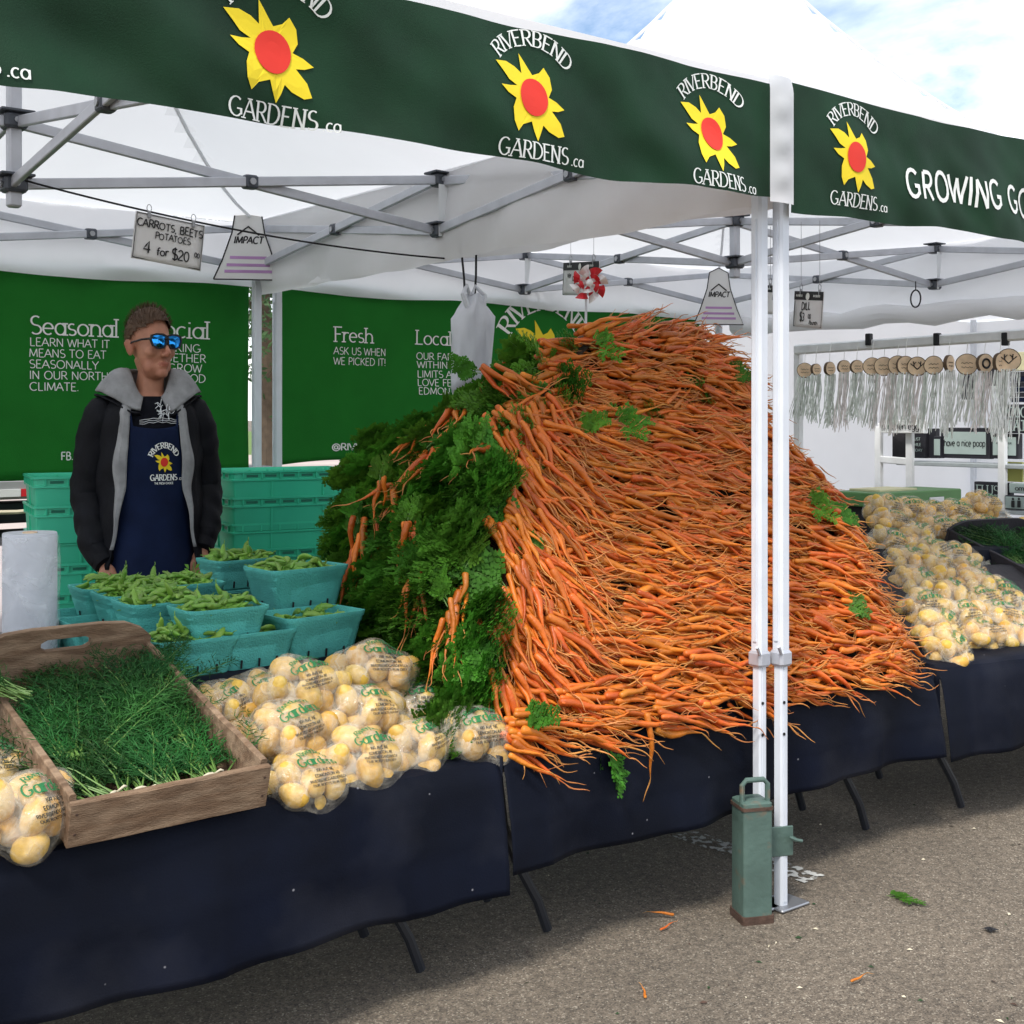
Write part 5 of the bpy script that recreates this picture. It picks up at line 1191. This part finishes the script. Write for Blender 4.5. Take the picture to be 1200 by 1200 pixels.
# ================================================================== SIGNS, CORD, BAG, PINWHEEL
a, b = Vector((-1.60, 1.60, LOW + .01)), atV(523, 303, 1.6)
cordp = lambda t: a.lerp(b, t) + Vector((0, 0, -.035 * 4 * t * (1 - t)))
mb = MB(); mb.tube([cordp(k / 24) for k in range(25)], .0035, 5); tag(build('cord', mb, 'cord_black', None, loc=a), 'thin black cord strung across under the left canopy', 'cord')
def clip(p, root, wire=0):
    mb = MB()
    if wire: mb.tube([p + Vector((0, -.004, .02)), p + Vector((0, -.004, wire))], .0012, 4)
    mb.tube([p + Vector((.008 * math.cos(k), -.004, .012 + .012 * math.sin(k))) for k in np.linspace(0, 6.2, 12)], .0014, 5); mb.box(p + Vector((0, -.004, -.008)), (.010, .006, .022)); build('clip', mb, 'steel', root)
def card(name, label, tl, tr, h, lines, header=False, sd=1):
    tl = Vector(tl); tr = Vector(tr); x = (tr - tl); W = x.length; x.normalize(); n = Vector((x.y, -x.x, 0)).normalized(); up = n.cross(x) * -1
    up = Vector((0, 0, 1)) - x * x.z; up.normalize(); n = x.cross(up)
    root = thing(name, label, 'price sign', (tl + tr) / 2)
    f = lambda X, Y, k=0: tl + x * X - up * (h - Y) + n * (k + .006 * math.sin(3 * X / W) * (1 - Y / h))
    mb = MB(); mb.grid(lambda s, t: f(W * s, h * t), 8, 8); o = solid(build('card', mb, 'paper_white', root), .002, -1 if n.y < 0 else 1)
    mb = MB(); e = .004
    mb.tube([f(e, e, .002), f(W - e, e, .002), f(W - e, h - e, .002), f(e, h - e, .002), f(e, e, .002)], .0014, 4)
    if header: mb.grid(lambda s, t: f(W * s, h * (.76 + .24 * t), .003), 8, 3)
    for s_, px, py, sz, wt in lines: text(mb, s_, lambda X, Y, k: f(px * W + X, py * h + Y, .003 + k), sz * h, wt=(wt, wt), jit=.08, align='c')
    build('writing', mb, 'ink', o, smooth=False)
    if header:
        mb = MB()
        for px in (.2, .8): text(mb, 'RIVERBEND', lambda X, Y, k: f(px * W + X, .85 * h + Y, .005 + k), .055 * h, wt=(.2, .2), align='c')
        r2 = .10 * h; cx = .5 * W; mb.loft([[f(cx + r2 * q * math.cos(t), .86 * h + r2 * q * math.sin(t), .006) for t in np.linspace(0, 6.283, 15)[:-1]] for q in (.01, 1)], True, False)
        build('header_print', mb, 'white_print', o, smooth=False)
    for t in (.18, .82): clip(tl.lerp(tr, t) + Vector((0, 0, .004)), root, max(0, 2.14 - tl.z) if header else 0)
    return root
tl = cordp(.0); ta = (atV(158, 247, 1.6).x - a.x) / (b.x - a.x); tb = (atV(239, 268, 1.6).x - a.x) / (b.x - a.x)
card('price_sign', 'white handwritten sign reading CARROTS, BEETS POTATOES 4 for $20.00, hung on the cord', cordp(ta) + Vector((0, -.01, -.008)), cordp(tb) + Vector((0, -.01, -.008)), .155, [('CARROTS, BEETS', .5, .70, .155, .16), ('POTATOES', .55, .50, .13, .16), ('4', .2, .17, .24, .14), ('for', .42, .16, .17, .17), ('$20', .68, .14, .22, .14), ('00', .92, .27, .10, .2)])
card('price_sign', 'white price card with dark header, half hidden behind the red and white pinwheel', atU(661, 308, .62), atU(703, 306, .52), .135, [('NEW', .2, .55, .11, .2), ('CARROTS', .42, .45, .12, .2), ('$4', .4, .15, .22, .2)], True)
card('price_sign', 'small white card reading DILL $3.00/bunch, hung under the right canopy', atU(932, 341, 1.0), atU(966, 342, .93), .135, [('DILL', .45, .50, .20, .17), ('$3', .34, .18, .22, .16), ('00', .6, .26, .12, .2), ('/bunch', .74, .10, .11, .2)], True)
card('price_sign', 'narrow price card almost hidden behind the front tent legs', atU(897, 334, 1.0), atU(925, 336, .95), .11, [('BEETS', .6, .5, .2, .17), ('$4', .6, .15, .2, .17)], True)
# white carrier bags on two black cords
tp = atU(548, 298, 0); root = thing('carrier_bags', 'bundle of white plastic carrier bags hanging from two black cords', 'plastic bag', tp)
v0 = tp.y
for px0, px1 in ((541, 545), (558, 556)):
    p, q = atV(px0, 297, v0), atV(px1, 352, v0 - .01); mb = MB(); mb.tube([p + Vector((0, 0, 2.15 - p.z)), p, p.lerp(q, .5) + Vector((.003, 0, 0)), q], .0042, 6); build('hanging_cord', mb, 'cord_black', root)
mb = MB(); OUT = [(-.022, 1.0, .03), (-.035, .93, .04), (-.060, .86, .05), (-.088, .76, .06), (-.085, .6, .062), (-.08, .45, .06), (-.078, .28, .055), (-.082, .12, .045), (-.08, 0, .03)]
zt_, zb_ = atV(548, 346, v0).z, atV(548, 458, v0).z; hx = atV(550, 400, v0).x; rings = []
for k, (wx_, t, dy) in enumerate(OUT):
    z = zb_ + (zt_ - zb_) * t; w_ = -wx_ * 1.05; ring = []
    for i in range(44):
        an = 2 * math.pi * i / 44; fold = 1 + .16 * math.sin(7 * an + 3 * math.sin(t * 5)) * (.4 + .8 * t) + .06 * math.sin(13 * an + t * 11)
        ring.append(Vector((hx + w_ * math.cos(an) * (1 + .03 * math.sin(5 * an + t * 7)) + .012 * t, v0 - .01 + dy * fold * math.sin(an), z + .008 * math.sin(3 * an + k))))
    rings.append(ring)
mb.loft(rings, True, True); build('bag_bundle', mb, 'white_plastic', root, angle=170)
mb = MB()
for sx in (-1, 1): mb.tube([Vector((hx + sx * .035, v0 - .04, zt_ - .05)), Vector((hx + sx * .05, v0 - .03, zt_ + .0)), Vector((hx + sx * .02, v0 - .01, zt_ + .035)), Vector((hx + sx * .005, v0 - .01, zt_ + .0))], [.012, .010, .008, .008], 7)
build('bag_handle', mb, 'white_plastic', root)
mb = MB(); sp = Vector((hx + .045, v0 - .075, zb_ + .085))
for k in range(3): an = 2 * math.pi * k / 3 + .5; mb.bar(sp + Vector((.012 * math.cos(an), 0, .012 * math.sin(an))), sp + Vector((.012 * math.cos(an + 1.4), 0, .012 * math.sin(an + 1.4))), .003, .004)
mb.box(sp + Vector((.012, 0, -.035)), (.03, .002, .016)); build('recycling_print', mb, 'ink', root)
# pinwheel
pc = atV(690, 333, .62); root = thing('pinwheel', 'red and white maple leaf pinwheel on a thin stick in the top of the carrots', 'pinwheel', (pc.x, pc.y, 1.72))
mb = MB(); mb.tube([(pc.x - .002, pc.y + .012, 1.70), (pc.x, pc.y + .012, pc.z)], .004, 8); build('stick', mb, 'white_plastic', root)
xd = Vector((CT, -ST, 0)); zd = Vector((0, 0, 1)); fd = Vector((-ST, -CT, 0))
for ring_, (rad, n_, yo) in enumerate(((.062, 8, 0), (.036, 5, .018))):
    for k in range(n_):
        an = 2 * math.pi * k / n_ + .3 * ring_; an2 = an + 2 * math.pi / n_ * .95
        P = lambda r, a_, y: pc + xd * (r * math.cos(a_)) + zd * (r * math.sin(a_)) + fd * (y + yo)
        mb = MB(); col = (k + ring_) % 2
        mb.grid(lambda s, t: P(.006 + (rad * (1 - .25 * t) - .006) * s, an + (an2 - an) * t * (.35 + .65 * s), .026 * math.sin(math.pi * t) * s), 6, 6, 0)
        mb.grid(lambda s, t: P(rad * (.62 + .38 * s) * (1 - .25 * t) , an + (an2 - an) * t * (.35 + .65 * (.62 + .38 * s)), .0275 * math.sin(math.pi * t) * (.62 + .38 * s) + .0015), 3, 6, 1)
        vn = build('vane', mb, ['flag_white', 'flag_red'] if col else ['flag_red', 'flag_white'], root)
mb = MB(); mb.ell(pc + fd * .04, (.012, .012, .012), 12, 8); build('hub', mb, 'flag_white', root)

# ================================================================== TENT WEIGHT
q = atZ(881, 1076, 0); wx_, wy_ = q.x, q.y; rz = R(-24)
root = thing('tent_weight', 'grey green square steel weight with a carrying handle, bolted to the tent leg', 'tent weight', (wx_, wy_, 0), (0, 0, rz))
hW = .088; HW = .335
mb = MB(); mb.loft([rrect(hW, hW, z, .010, 4) for z in (.022, .026, HW - .012, HW - .004)] + [rrect(hW - .012, hW - .012, HW, .010, 4)], True, True); build('weight_body', mb, 'weight_steel', root, local=True)
mb = MB(); mb.loft([rrect(hW + .008, hW + .008, z, .008, 4) for z in (.0, .022)], True, True); build('base_plate', mb, 'rust', root, local=True)
mb = MB(); mb.loft([rrect(hW + .005, hW + .005, HW - .022, .008, 4), rrect(hW + .005, hW + .005, HW - .013, .008, 4)], True, True); build('weld_collar', mb, 'rust', root, local=True)
mb = MB(); x_ = hW / 2 - .006; mb.tube([(-x_, -.02, HW - .03), (-x_, -.02, HW + .045), (-x_ + .012, -.02, HW + .058), (x_ - .012, -.02, HW + .058), (x_, -.02, HW + .045), (x_, -.02, HW - .03)], .0075, 10); build('handle', mb, 'weight_steel', root, local=True)
root2 = root
M = Matrix.Rotation(-rz, 3, 'Z'); lp_ = M @ (Vector((.045, -.022, 0)) - Vector((wx_, wy_, 0)))
mb = MB(); mb.box((lp_.x - .038, lp_.y - .004, .195), (.085, .006, .085), None, 0, .002); mb.tube([(lp_.x + .0, lp_.y - .012, .205), (lp_.x, lp_.y - .03, .205)], .006, 8)
mb.tube([(lp_.x - .018, lp_.y - .028, .213), (lp_.x, lp_.y - .030, .205), (lp_.x + .02, lp_.y - .030, .200)], .005, 6); build('clamp_plate', mb, 'weight_steel', root, local=True)

# ================================================================== NEIGHBOUR'S STALL
mb = MB(); mb.grid(lambda s, t: (3.9 + 4.1 * s + .03 * math.sin(s * 13 + 3 * t), 4.4 + .03 * math.sin(s * 21) * (1 - .5 * t), .02 + 2.28 * t), 50, 10)
mb.grid(lambda s, t: (7.95, 4.4 - 7 * s + .04 * math.sin(s * 40), .02 + 2.28 * t), 40, 8)
root = thing('market_tent', 'white walled market tent of the neighbouring sign stall, behind the right canopy', 'canopy tent', (6, 2.9, 0))
build('side_wall', mb, 'canopy_white', root)
mb = MB(); cx, cy = 5.95, 2.4
mb.grid(lambda s, t: (cx + (2 * s - 1) * 2.05, cy + (2 * t - 1) * 2.05, 2.32 + 1.1 * (1 - max(abs(2 * s - 1), abs(2 * t - 1)))), 16, 16); build('roof', mb, 'canopy_white', root)
for q in ((3.92, 4.37), (3.92, .4), (7.9, 4.37)): mb = MB(); mb.box((q[0], q[1], 1.16), (.045, .045, 2.32), None, 0, .006); build('leg', mb, 'white_leg', root)
UO = 3.5
a, b = atU(932, 410, UO), atU(1215, 391, UO - .02); mb = MB(); mb.bar(a, b, .05, .06)
root = thing('display_rail', 'white wooden rail from which the round wood ornaments hang', 'rail', (a + b) / 2); build('beam', mb, 'painted_white', root)
for px in (1022, 1102, 1182): 
    q = atU(px, 402, UO); mb = MB(); mb.box((q.x - .03, q.y, q.z + .02), (.035, .035, .07), None, 0, .004); build('clamp', mb, 'ink', root)
for yq, zb in ((a.y, 0), (b.y + .05, 0)): mb = MB(); mb.box((UO + .03, yq, a.z / 2), (.045, .045, a.z), None, 0, .004); build('post', mb, 'painted_white', root)
orn = [(943, 434, 8, .1, 'yarn_grey'), (956, 433, 6, .8, 'yarn_grey'), (972, 432, 7, .9, 'yarn_grey'), (989, 430, 7, .5, 'yarn_pink'), (1004, 430, 7, .6, 'yarn_grey'), (1022, 429.5, 9, .1, 'yarn_white'), (1036, 429.5, 9.5, 0, 'yarn_pink'), (1052, 428, 9.5, .1, 'yarn_pink'), (1061, 428, 9, .4, 'yarn_white'), (1075, 429.5, 9.5, 0, 'yarn_pink'), (1094, 428, 9, .1, 'yarn_grey'), (1112, 426, 8, 1.1, 'yarn_white'), (1133, 427, 10, .05, 'yarn_white'), (1154, 426, 9, .7, 'yarn_pink'), (1172, 425, 9, .9, 'yarn_white'), (1182, 422, 10.5, 0, 'yarn_white')]
names = ['leftmost round wood ornament, hanging at the left end of the rail', 'small tan wood slice ornament tucked beside the leftmost one', 'narrow turned wood slice ornament, third along the rail from the left', 'wood slice ornament with pale pink strings, fourth along the rail', 'dark edged wood slice ornament, fifth along the rail', 'round wood ornament with white strings left of the wide pink cluster', 'wood ornament with small lettering, left of the pink cluster', 'wood ornament with lettering in the middle of the pink cluster', 'wood slice half hidden behind the pink cluster', 'wood ornament with dark antlers and pink strings', 'round wood ornament with grey strings right of the antlers', 'edge on wood slice ornament with white strings, over the black signs', 'lettered wood ornament with long white strings', 'narrow wood ornament with a dark round drawing', 'wood slice ornament half behind the rightmost one', 'rightmost wood ornament with large dark antlers']
pxm = atU(1001, 430, UO).y - atU(1002, 430, UO).y
for k, (px, py, rp, yaw, ya) in enumerate(orn):
    c = atU(px, py, UO - .03 - .012 * (k % 3)); rad = abs(rp * pxm) * .96; base = R(-90) + R(random.uniform(-14, 14)) + yaw
    fc = Matrix.Rotation(R(-58) + yaw, 3, 'Z')   # face normal is -Y turned by this: towards the lookers-on
    f = lambda x, y, z: c + fc @ Vector((x, y, z))
    root = thing('wood_ornament', names[k], 'ornament', c, group='wood slice ornaments with strings on the rail')
    mb = MB(); n_ = 22; ring = lambda r_, y: [f(r_ * (1 + .03 * math.sin(3 * t + k)) * math.cos(t), y, r_ * math.sin(t)) for t in np.linspace(0, 2 * math.pi, n_ + 1)[:-1]]
    mb.loft([ring(rad * .93, -.011), ring(rad * .001, -.0112)], True, False, 0); mb.loft([ring(rad * .93, .011), ring(rad, .009), ring(rad, -.009), ring(rad * .93, -.011)], True, True, 1); build('wood_disc', mb, ['wood_slice', 'bark'], root)
    mb = MB()
    if k in (9, 15):
        for sx in (-1, 1):
            mb.tube([f(0, -.013, -rad * .3), f(sx * rad * .3, -.013, 0), f(sx * rad * .35, -.013, rad * .5)], .003, 4); mb.tube([f(sx * rad * .3, -.013, 0), f(sx * rad * .65, -.013, rad * .3)], .0026, 4); mb.tube([f(sx * rad * .33, -.013, rad * .2), f(sx * rad * .1, -.013, rad * .45)], .0022, 4)
    elif k == 13: mb.tube([f(.45 * rad * math.cos(t), -.013, .45 * rad * math.sin(t)) for t in np.linspace(0, 6.3, 14)], .006, 4)
    else:
        for j, y_ in enumerate((.12, -.28)): mb.tube([f(-rad * .5 + rad * i / 8, -.013, y_ * rad + .08 * rad * math.sin(i * 2.3 + k + j)) for i in range(9)], .0012, 4)
    build('drawing', mb, 'ink', root)
    mb = MB(); mb.tube([f(0, 0, rad), Vector((c.x + .006, c.y, a.z - .02)), Vector((c.x + .02, c.y, a.z + .03))], .0022, 4); build('hanging_string', mb, 'yarn_white', root)
    mb = MB(); r_ = random.Random(k); L_ = abs((482 + (k % 4) * 3 - py) * pxm)
    for j in range(30):
        x0_ = r_.uniform(-.9, .9) * rad; dr = -.03 + r_.gauss(0, .012); ph = r_.uniform(0, 6); z1 = -L_ * r_.uniform(.86, 1.05)
        mb.tube([f(x0_ * (1 + .15 * t) + dr * t + .004 * math.sin(9 * t + ph), -.006 + .012 * math.sin(6 * t + ph) + r_.uniform(-.003, .003), -rad * .75 + (z1 + rad * .75) * t) for t in np.linspace(0, 1, 9)], [.0022 + .0012 * (i % 2) for i in range(9)], 4, mi=0 if r_.random() < .8 else 1)
    build('tassel_strings', mb, [ya, 'yarn_grey' if ya != 'yarn_grey' else 'yarn_white'], root)
# white shelf unit with lettered boards (faces turned to the passers-by)
def plane_pt(px, py, u=4.2): return atU(px, py, u)
def pbox(mb, x0, y0, x1, y1, th, u=4.2, mi=0):
    p, q = atU(x0, y0, u), atU(x1, y1, u); m_ = (p + q) / 2; mb.box((u, m_.y, m_.z), (th, abs(p.y - q.y), abs(p.z - q.z)), None, mi, .003)
sroot = thing('display_shelf', 'pale grey ladder shelf in the neighbouring stall, carrying lettered boards', 'shelf', (4.3, 2.2, 0))
for x0, x1, u in ((1026, 1034, 4.1), (1062, 1071, 4.08), (1170, 1180, 4.1)):
    p = atU((x0 + x1) / 2, 500, u); mb = MB(); mb.box((u, p.y, (p.z) / 2), (.035, .045, p.z), None, 0, .003); build('upright', mb, 'painted_white', sroot)
for px in (1030,): 
    p = atU(1030, 538, 4.1); q = atU(1066, 541, 4.08); mb = MB(); mb.bar(p, q, .03, .045); build('rung', mb, 'painted_white', sroot)
    p = atU(1030, 500, 4.1); q = atU(1066, 500, 4.08); mb = MB(); mb.bar(p, q, .03, .045); build('rung', mb, 'painted_white', sroot)
p, q = atU(1062, 540, 4.2), atU(1240, 536, 4.2); mb = MB(); mb.box((4.22, (p.y + q.y) / 2, p.z - .012), (.26, abs(p.y - q.y), .024), None, 0, .003); build('shelf_board', mb, 'shelf_grey', sroot)
p, q = atU(1100, 591, 4.2), atU(1260, 591, 4.2); mb = MB(); mb.box((4.22, (p.y + q.y) / 2, p.z - .012), (.3, abs(p.y - q.y), .024), None, 0, .003); build('shelf_board', mb, 'shelf_grey', sroot)
def board(label, x0, y0, x1, y1, u, face, frame_, words, inset=.16, wcol='ink'):
    p, q = atU(x0, y0, u), atU(x1, y1, u); W, H_ = abs(p.y - q.y), abs(p.z - q.z); c = Vector((u, (p.y + q.y) / 2, min(p.z, q.z)))
    root = thing('lettered_board', label, 'sign', c)
    mb = MB(); mb.box((u, c.y, c.z + H_ / 2), (.05, W, H_), None, 0, .004); o = build('frame', mb, frame_, root)
    if face:
        mb = MB(); mb.box((u - .0265, c.y, c.z + H_ / 2), (.006, W * (1 - inset), H_ * (1 - 1.7 * inset)), None, 0, .001); build('panel', mb, face, o)
    mb = MB()
    for s_, fx, fy, sz, wt, serif in words:
        sz_ = sz * H_; wx = min(1.2, .84 * W / text_w(s_, sz_)); text(mb, s_, lambda X, Y, k: Vector((u - .031 - k, c.y - X + (.5 - fx) * W, c.z + fy * H_ + Y)), sz_, wt=wt, serif=serif, align='c', wx=wx)
    if words: build('lettering', mb, wcol, o, smooth=False)
    return root
T1 = (.16, .12)
board('narrow white board lettered rotten egg, on top of the pale shelf', 1033, 492, 1085, 508, 4.04, None, 'painted_white', [('a rotten egg', .5, .30, .5, (.17, .13), False)])
board('dark brown blank block at the left end of the shelf', 1048, 507, 1066, 537, 4.2, None, 'dark_wood', [])
board('black board with faint grey lines, behind the shelf upright', 1068, 507, 1087, 537, 4.2, None, 'sign_black', [('JUST', .5, .70, .11, T1, False), ('SMILE', .5, .48, .11, T1, False), ('TODAY', .5, .26, .11, T1, False)], wcol='sign_grey')
board('tall black block beside the framed poop sign', 1086, 502, 1099, 537, 4.24, None, 'sign_black', [])
board('small black framed grey strip beside the poop sign', 1097, 511, 1105, 537, 4.18, 'sign_grey', 'sign_black', [])
board('large black framed grey sign lettered have a nice poop', 1105, 501, 1163, 538, 4.2, 'sign_grey', 'sign_black', [('have a nice poop', .5, .40, .22, (.15, .12), False)])
board('black framed grey sign with small lines, right of the poop sign', 1164, 508, 1196, 538, 4.2, 'sign_grey', 'sign_black', [('WASH YOUR', .5, .58, .08, T1, False), ('HANDS', .5, .42, .08, T1, False)])
board('dark sign with large G and E letters at the right edge', 1182, 474, 1216, 508, 4.18, None, 'sign_black', [('GOOD', .5, .56, .34, (.18, .1), True), ('EATS', .5, .10, .34, (.18, .1), True)], wcol='sign_grey')
board('black FLUSH sign at the right, above the far potato bags', 1144, 564, 1186, 591, 4.15, None, 'sign_black', [('FLUSH', .5, .40, .44, (.13, .07), True)], wcol='sign_grey')
board('pale grey board beginning with om, at the right edge by the FLUSH sign', 1185, 566, 1216, 579, 4.12, None, 'sign_grey', [('oma', .5, .30, .5, T1, False)])
rb = board('black washroom sign with two small figures, below the pale grey board', 1180, 580, 1204, 598, 4.1, 'sign_grey', 'sign_black', [], .1)
mb = MB()
for py_ in (1187, 1194):
    p = atU(py_, 587, 4.06); mb.ell(p + Vector((0, 0, .012)), (.004, .008, .008), 8, 6); mb.box(p + Vector((0, 0, -.018)), (.006, .022, .04), None, 0, .003)
build('figure', mb, 'ink', rb.children[0])
board('black board behind the ornaments, left one of two', 1128, 440, 1142, 468, 4.3, None, 'sign_black', [])
board('black board behind the ornaments under the antler disc', 1160, 430, 1176, 452, 4.3, None, 'sign_black', [])
rt = thing('stacked_boards', 'stack of dark slatted boards topped with a yellow one at the right edge', 'sign stack', (4.25, 1.7, 1.4))
for k in range(6): mb = MB(); pbox(mb, 1186, 436 + 6 * k, 1216, 441 + 6 * k, .04, 4.25); build('board', mb, 'sign_black' if k % 2 == 0 else 'jeans_navy', rt)
mb = MB(); pbox(mb, 1186, 413, 1216, 434, .04, 4.25); build('board', mb, 'cream', rt)
mb = MB(); p, q = atU(1179, 541, 4.3), atU(1199, 565, 4.3); mb.box((4.3, (p.y + q.y) / 2, (p.z + q.z) / 2), (.02, abs(p.y - q.y), abs(p.z - q.z)), None, 0, .002); tag(build('grass_gap_panel', mb, 'gap_grass', None, loc=(4.3, p.y, q.z)), 'yellow green panel standing in for grass seen under the shelf at right', 'card')  # added panel, stands in for grass seen through a gap
# flat green boxes behind the far potatoes
c = atV(1070, 584, 1.75); root = thing('green_tray', 'flat green cardboard box with a cream lid edge behind the far potato bags', 'box', (c.x, c.y, .72)); W_ = atV(1125, 584, 1.75).x - atV(1018, 584, 1.75).x
mb = MB(); mb.box((c.x, c.y + .1, c.z + .005), (W_ * .92, .30, .075), (0, 0, 0), 0, .006); bx_ = build('box_body', mb, 'green_lid', root)
mb = MB(); mb.box((c.x - W_ * .12, c.y + .12, c.z + .048), (W_ * .4, .2, .012), None, 0, .002); build('lid_edge', mb, 'cream', bx_)
mb = MB(); mb.box((c.x + W_ * .17, c.y - .053, c.z - .01), (W_ * .16, .008, .03), None, 0, .004); build('hand_slot', mb, 'paper_white', bx_)
mb = MB(); mb.box((c.x, c.y + .1, (c.z - .033) / 2), (W_ * .8, .28, c.z - .033), None, 0, .004); tag(build('box_stand', mb, 'dark_wood', None, loc=(c.x, c.y, 0)), 'dark stand carrying the flat green box', 'stand')
# cord loop under the right canopy
q = atU(1073, 350, 2.9); mb = MB(); mb.tube([q + Vector((0, .03 * math.sin(t), .045 * math.cos(t))) for t in np.linspace(0, 6.283, 20)], .004, 6); mb.tube([q + Vector((0, 0, .045)), q + Vector((0, .0, .09))], .003, 5); tag(build('cord_loop', mb, 'cord_black', None, loc=q), 'small loop of black cord hanging under the right canopy', 'cord')

# ================================================================== TRAILER AND TREES BEHIND
root = thing('parked_trailer', 'grey flat trailer with a red and white reflective strip, behind the left banner', 'trailer', (-1.6, 4.9, 0))
zt_ = atV(25, 562, 4.5).z; zb_ = atV(25, 585, 4.5).z; x1 = atV(366, 560, 4.5).x
mb = MB(); mb.box(((x1 - 6) / 2, 5.5, (zt_ + zb_) / 2), (x1 + 6, 2.0, zt_ - zb_), None, 0, .01); deck = build('deck', mb, 'trailer_grey', root)
mb = MB(); mb.box((x1 - .18, 5.5, (zt_ + zb_) / 2), (.4, 2.04, zt_ - zb_ + .03), None, 0, .01); build('bumper', mb, 'black_metal', root)
zs0, zs1 = atV(25, 573, 4.49).z, atV(25, 582, 4.49).z; sw = abs(atV(25, 575, 4.49).x - atV(50, 575, 4.49).x) * 1.1; xa = atV(25, 575, 4.49).x
for k in range(-5, 4): mb = MB(); mb.box((xa + sw * (k + .5), 4.496, (zs0 + zs1) / 2), (sw - .003, .006, zs0 - zs1), None, 0, .001); build('reflective_strip', mb, 'flag_red' if k % 2 == 0 else 'paper_white', deck)
mb = MB(); mb.box(((x1 - 6) / 2, 5.0, zb_ - .10), (x1 + 5.6, .12, .12), None, 0, .01); mb.tube([(-3, 4.75, zb_ - .22), (-.3, 4.75, zb_ - .22)], .045, 12); build('chassis_rail', mb, 'black_metal', root)
for x in (-2.2, -1.45, .3):
    mb = MB(); mb.tube([(x, 4.62, .42), (x, 4.64, .42), (x, 4.88, .42), (x, 4.9, .42)], [.36, .42, .42, .36], 28); wh = build('wheel', mb, 'tyre', root); mb = MB(); mb.tube([(x, 4.605, .42), (x, 4.62, .42)], [.19, .21], 20); build('rim', mb, 'trailer_grey', wh)
mb = MB(); mb.tube([atV(-30, 601, 4.3), atV(20, 600, 4.3), atV(52, 597, 4.3)], .012, 6); tag(build('tie_rope', mb, 'band', None, loc=atV(20, 600, 4.3)), 'pale rope along the trailer under the left banner', 'rope')
def tree(c, h, rad, label, seed):
    root = thing('leafy_tree', label, 'tree', c, group='trees behind the stall'); r_ = random.Random(seed); C_ = Vector(c); mb = MB()
    mb.tube([C_, C_ + Vector((.05, 0, h * .3)), C_ + Vector((-.05, .1, h * .6)), C_ + Vector((0, 0, h * .9))], [.22, .17, .10, .03], 10)
    for k in range(9): a_ = r_.uniform(0, 6.28); b = C_ + Vector((0, 0, h * r_.uniform(.3, .7))); mb.tube([b, b + Vector((math.cos(a_), math.sin(a_), .7)) * rad * .4, b + Vector((math.cos(a_), math.sin(a_), .8)) * rad * .8], [.07, .05, .02], 6)
    build('trunk', mb, 'trunk_bark', root); mb = MB()
    for k in range(70):
        d = Vector((r_.gauss(0, 1), r_.gauss(0, 1), r_.gauss(0, 1))).normalized() * r_.random() ** .4; cc = C_ + Vector((d.x * rad, d.y * rad, h * .62 + d.z * h * .38)); cs = rad * r_.uniform(.15, .32)
        for j in range(70):
            e = Vector((r_.gauss(0, .5), r_.gauss(0, .5), r_.gauss(0, .4))) * cs; p = cc + e; q1 = Vector((r_.gauss(0, 1), r_.gauss(0, 1), r_.gauss(0, 1))).normalized() * .09; q2 = q1.orthogonal().normalized() * .05
            mb.add([p - q1, p - q2, p + q1, p + q2], [(0, 1, 2, 3)])
    build('crown', mb, 'leaf_tree', root, smooth=False)
tree((8.7, 20.3, 0), 7, 2.6, 'leafy tree seen in the narrow gap between the two green banners', 1)
tree((9.0, 27, 0), 8, 3.2, 'farther leafy tree left of the gap between the banners, mostly hidden', 2)
mb = MB(); c = atV(352, 552, 3.9)
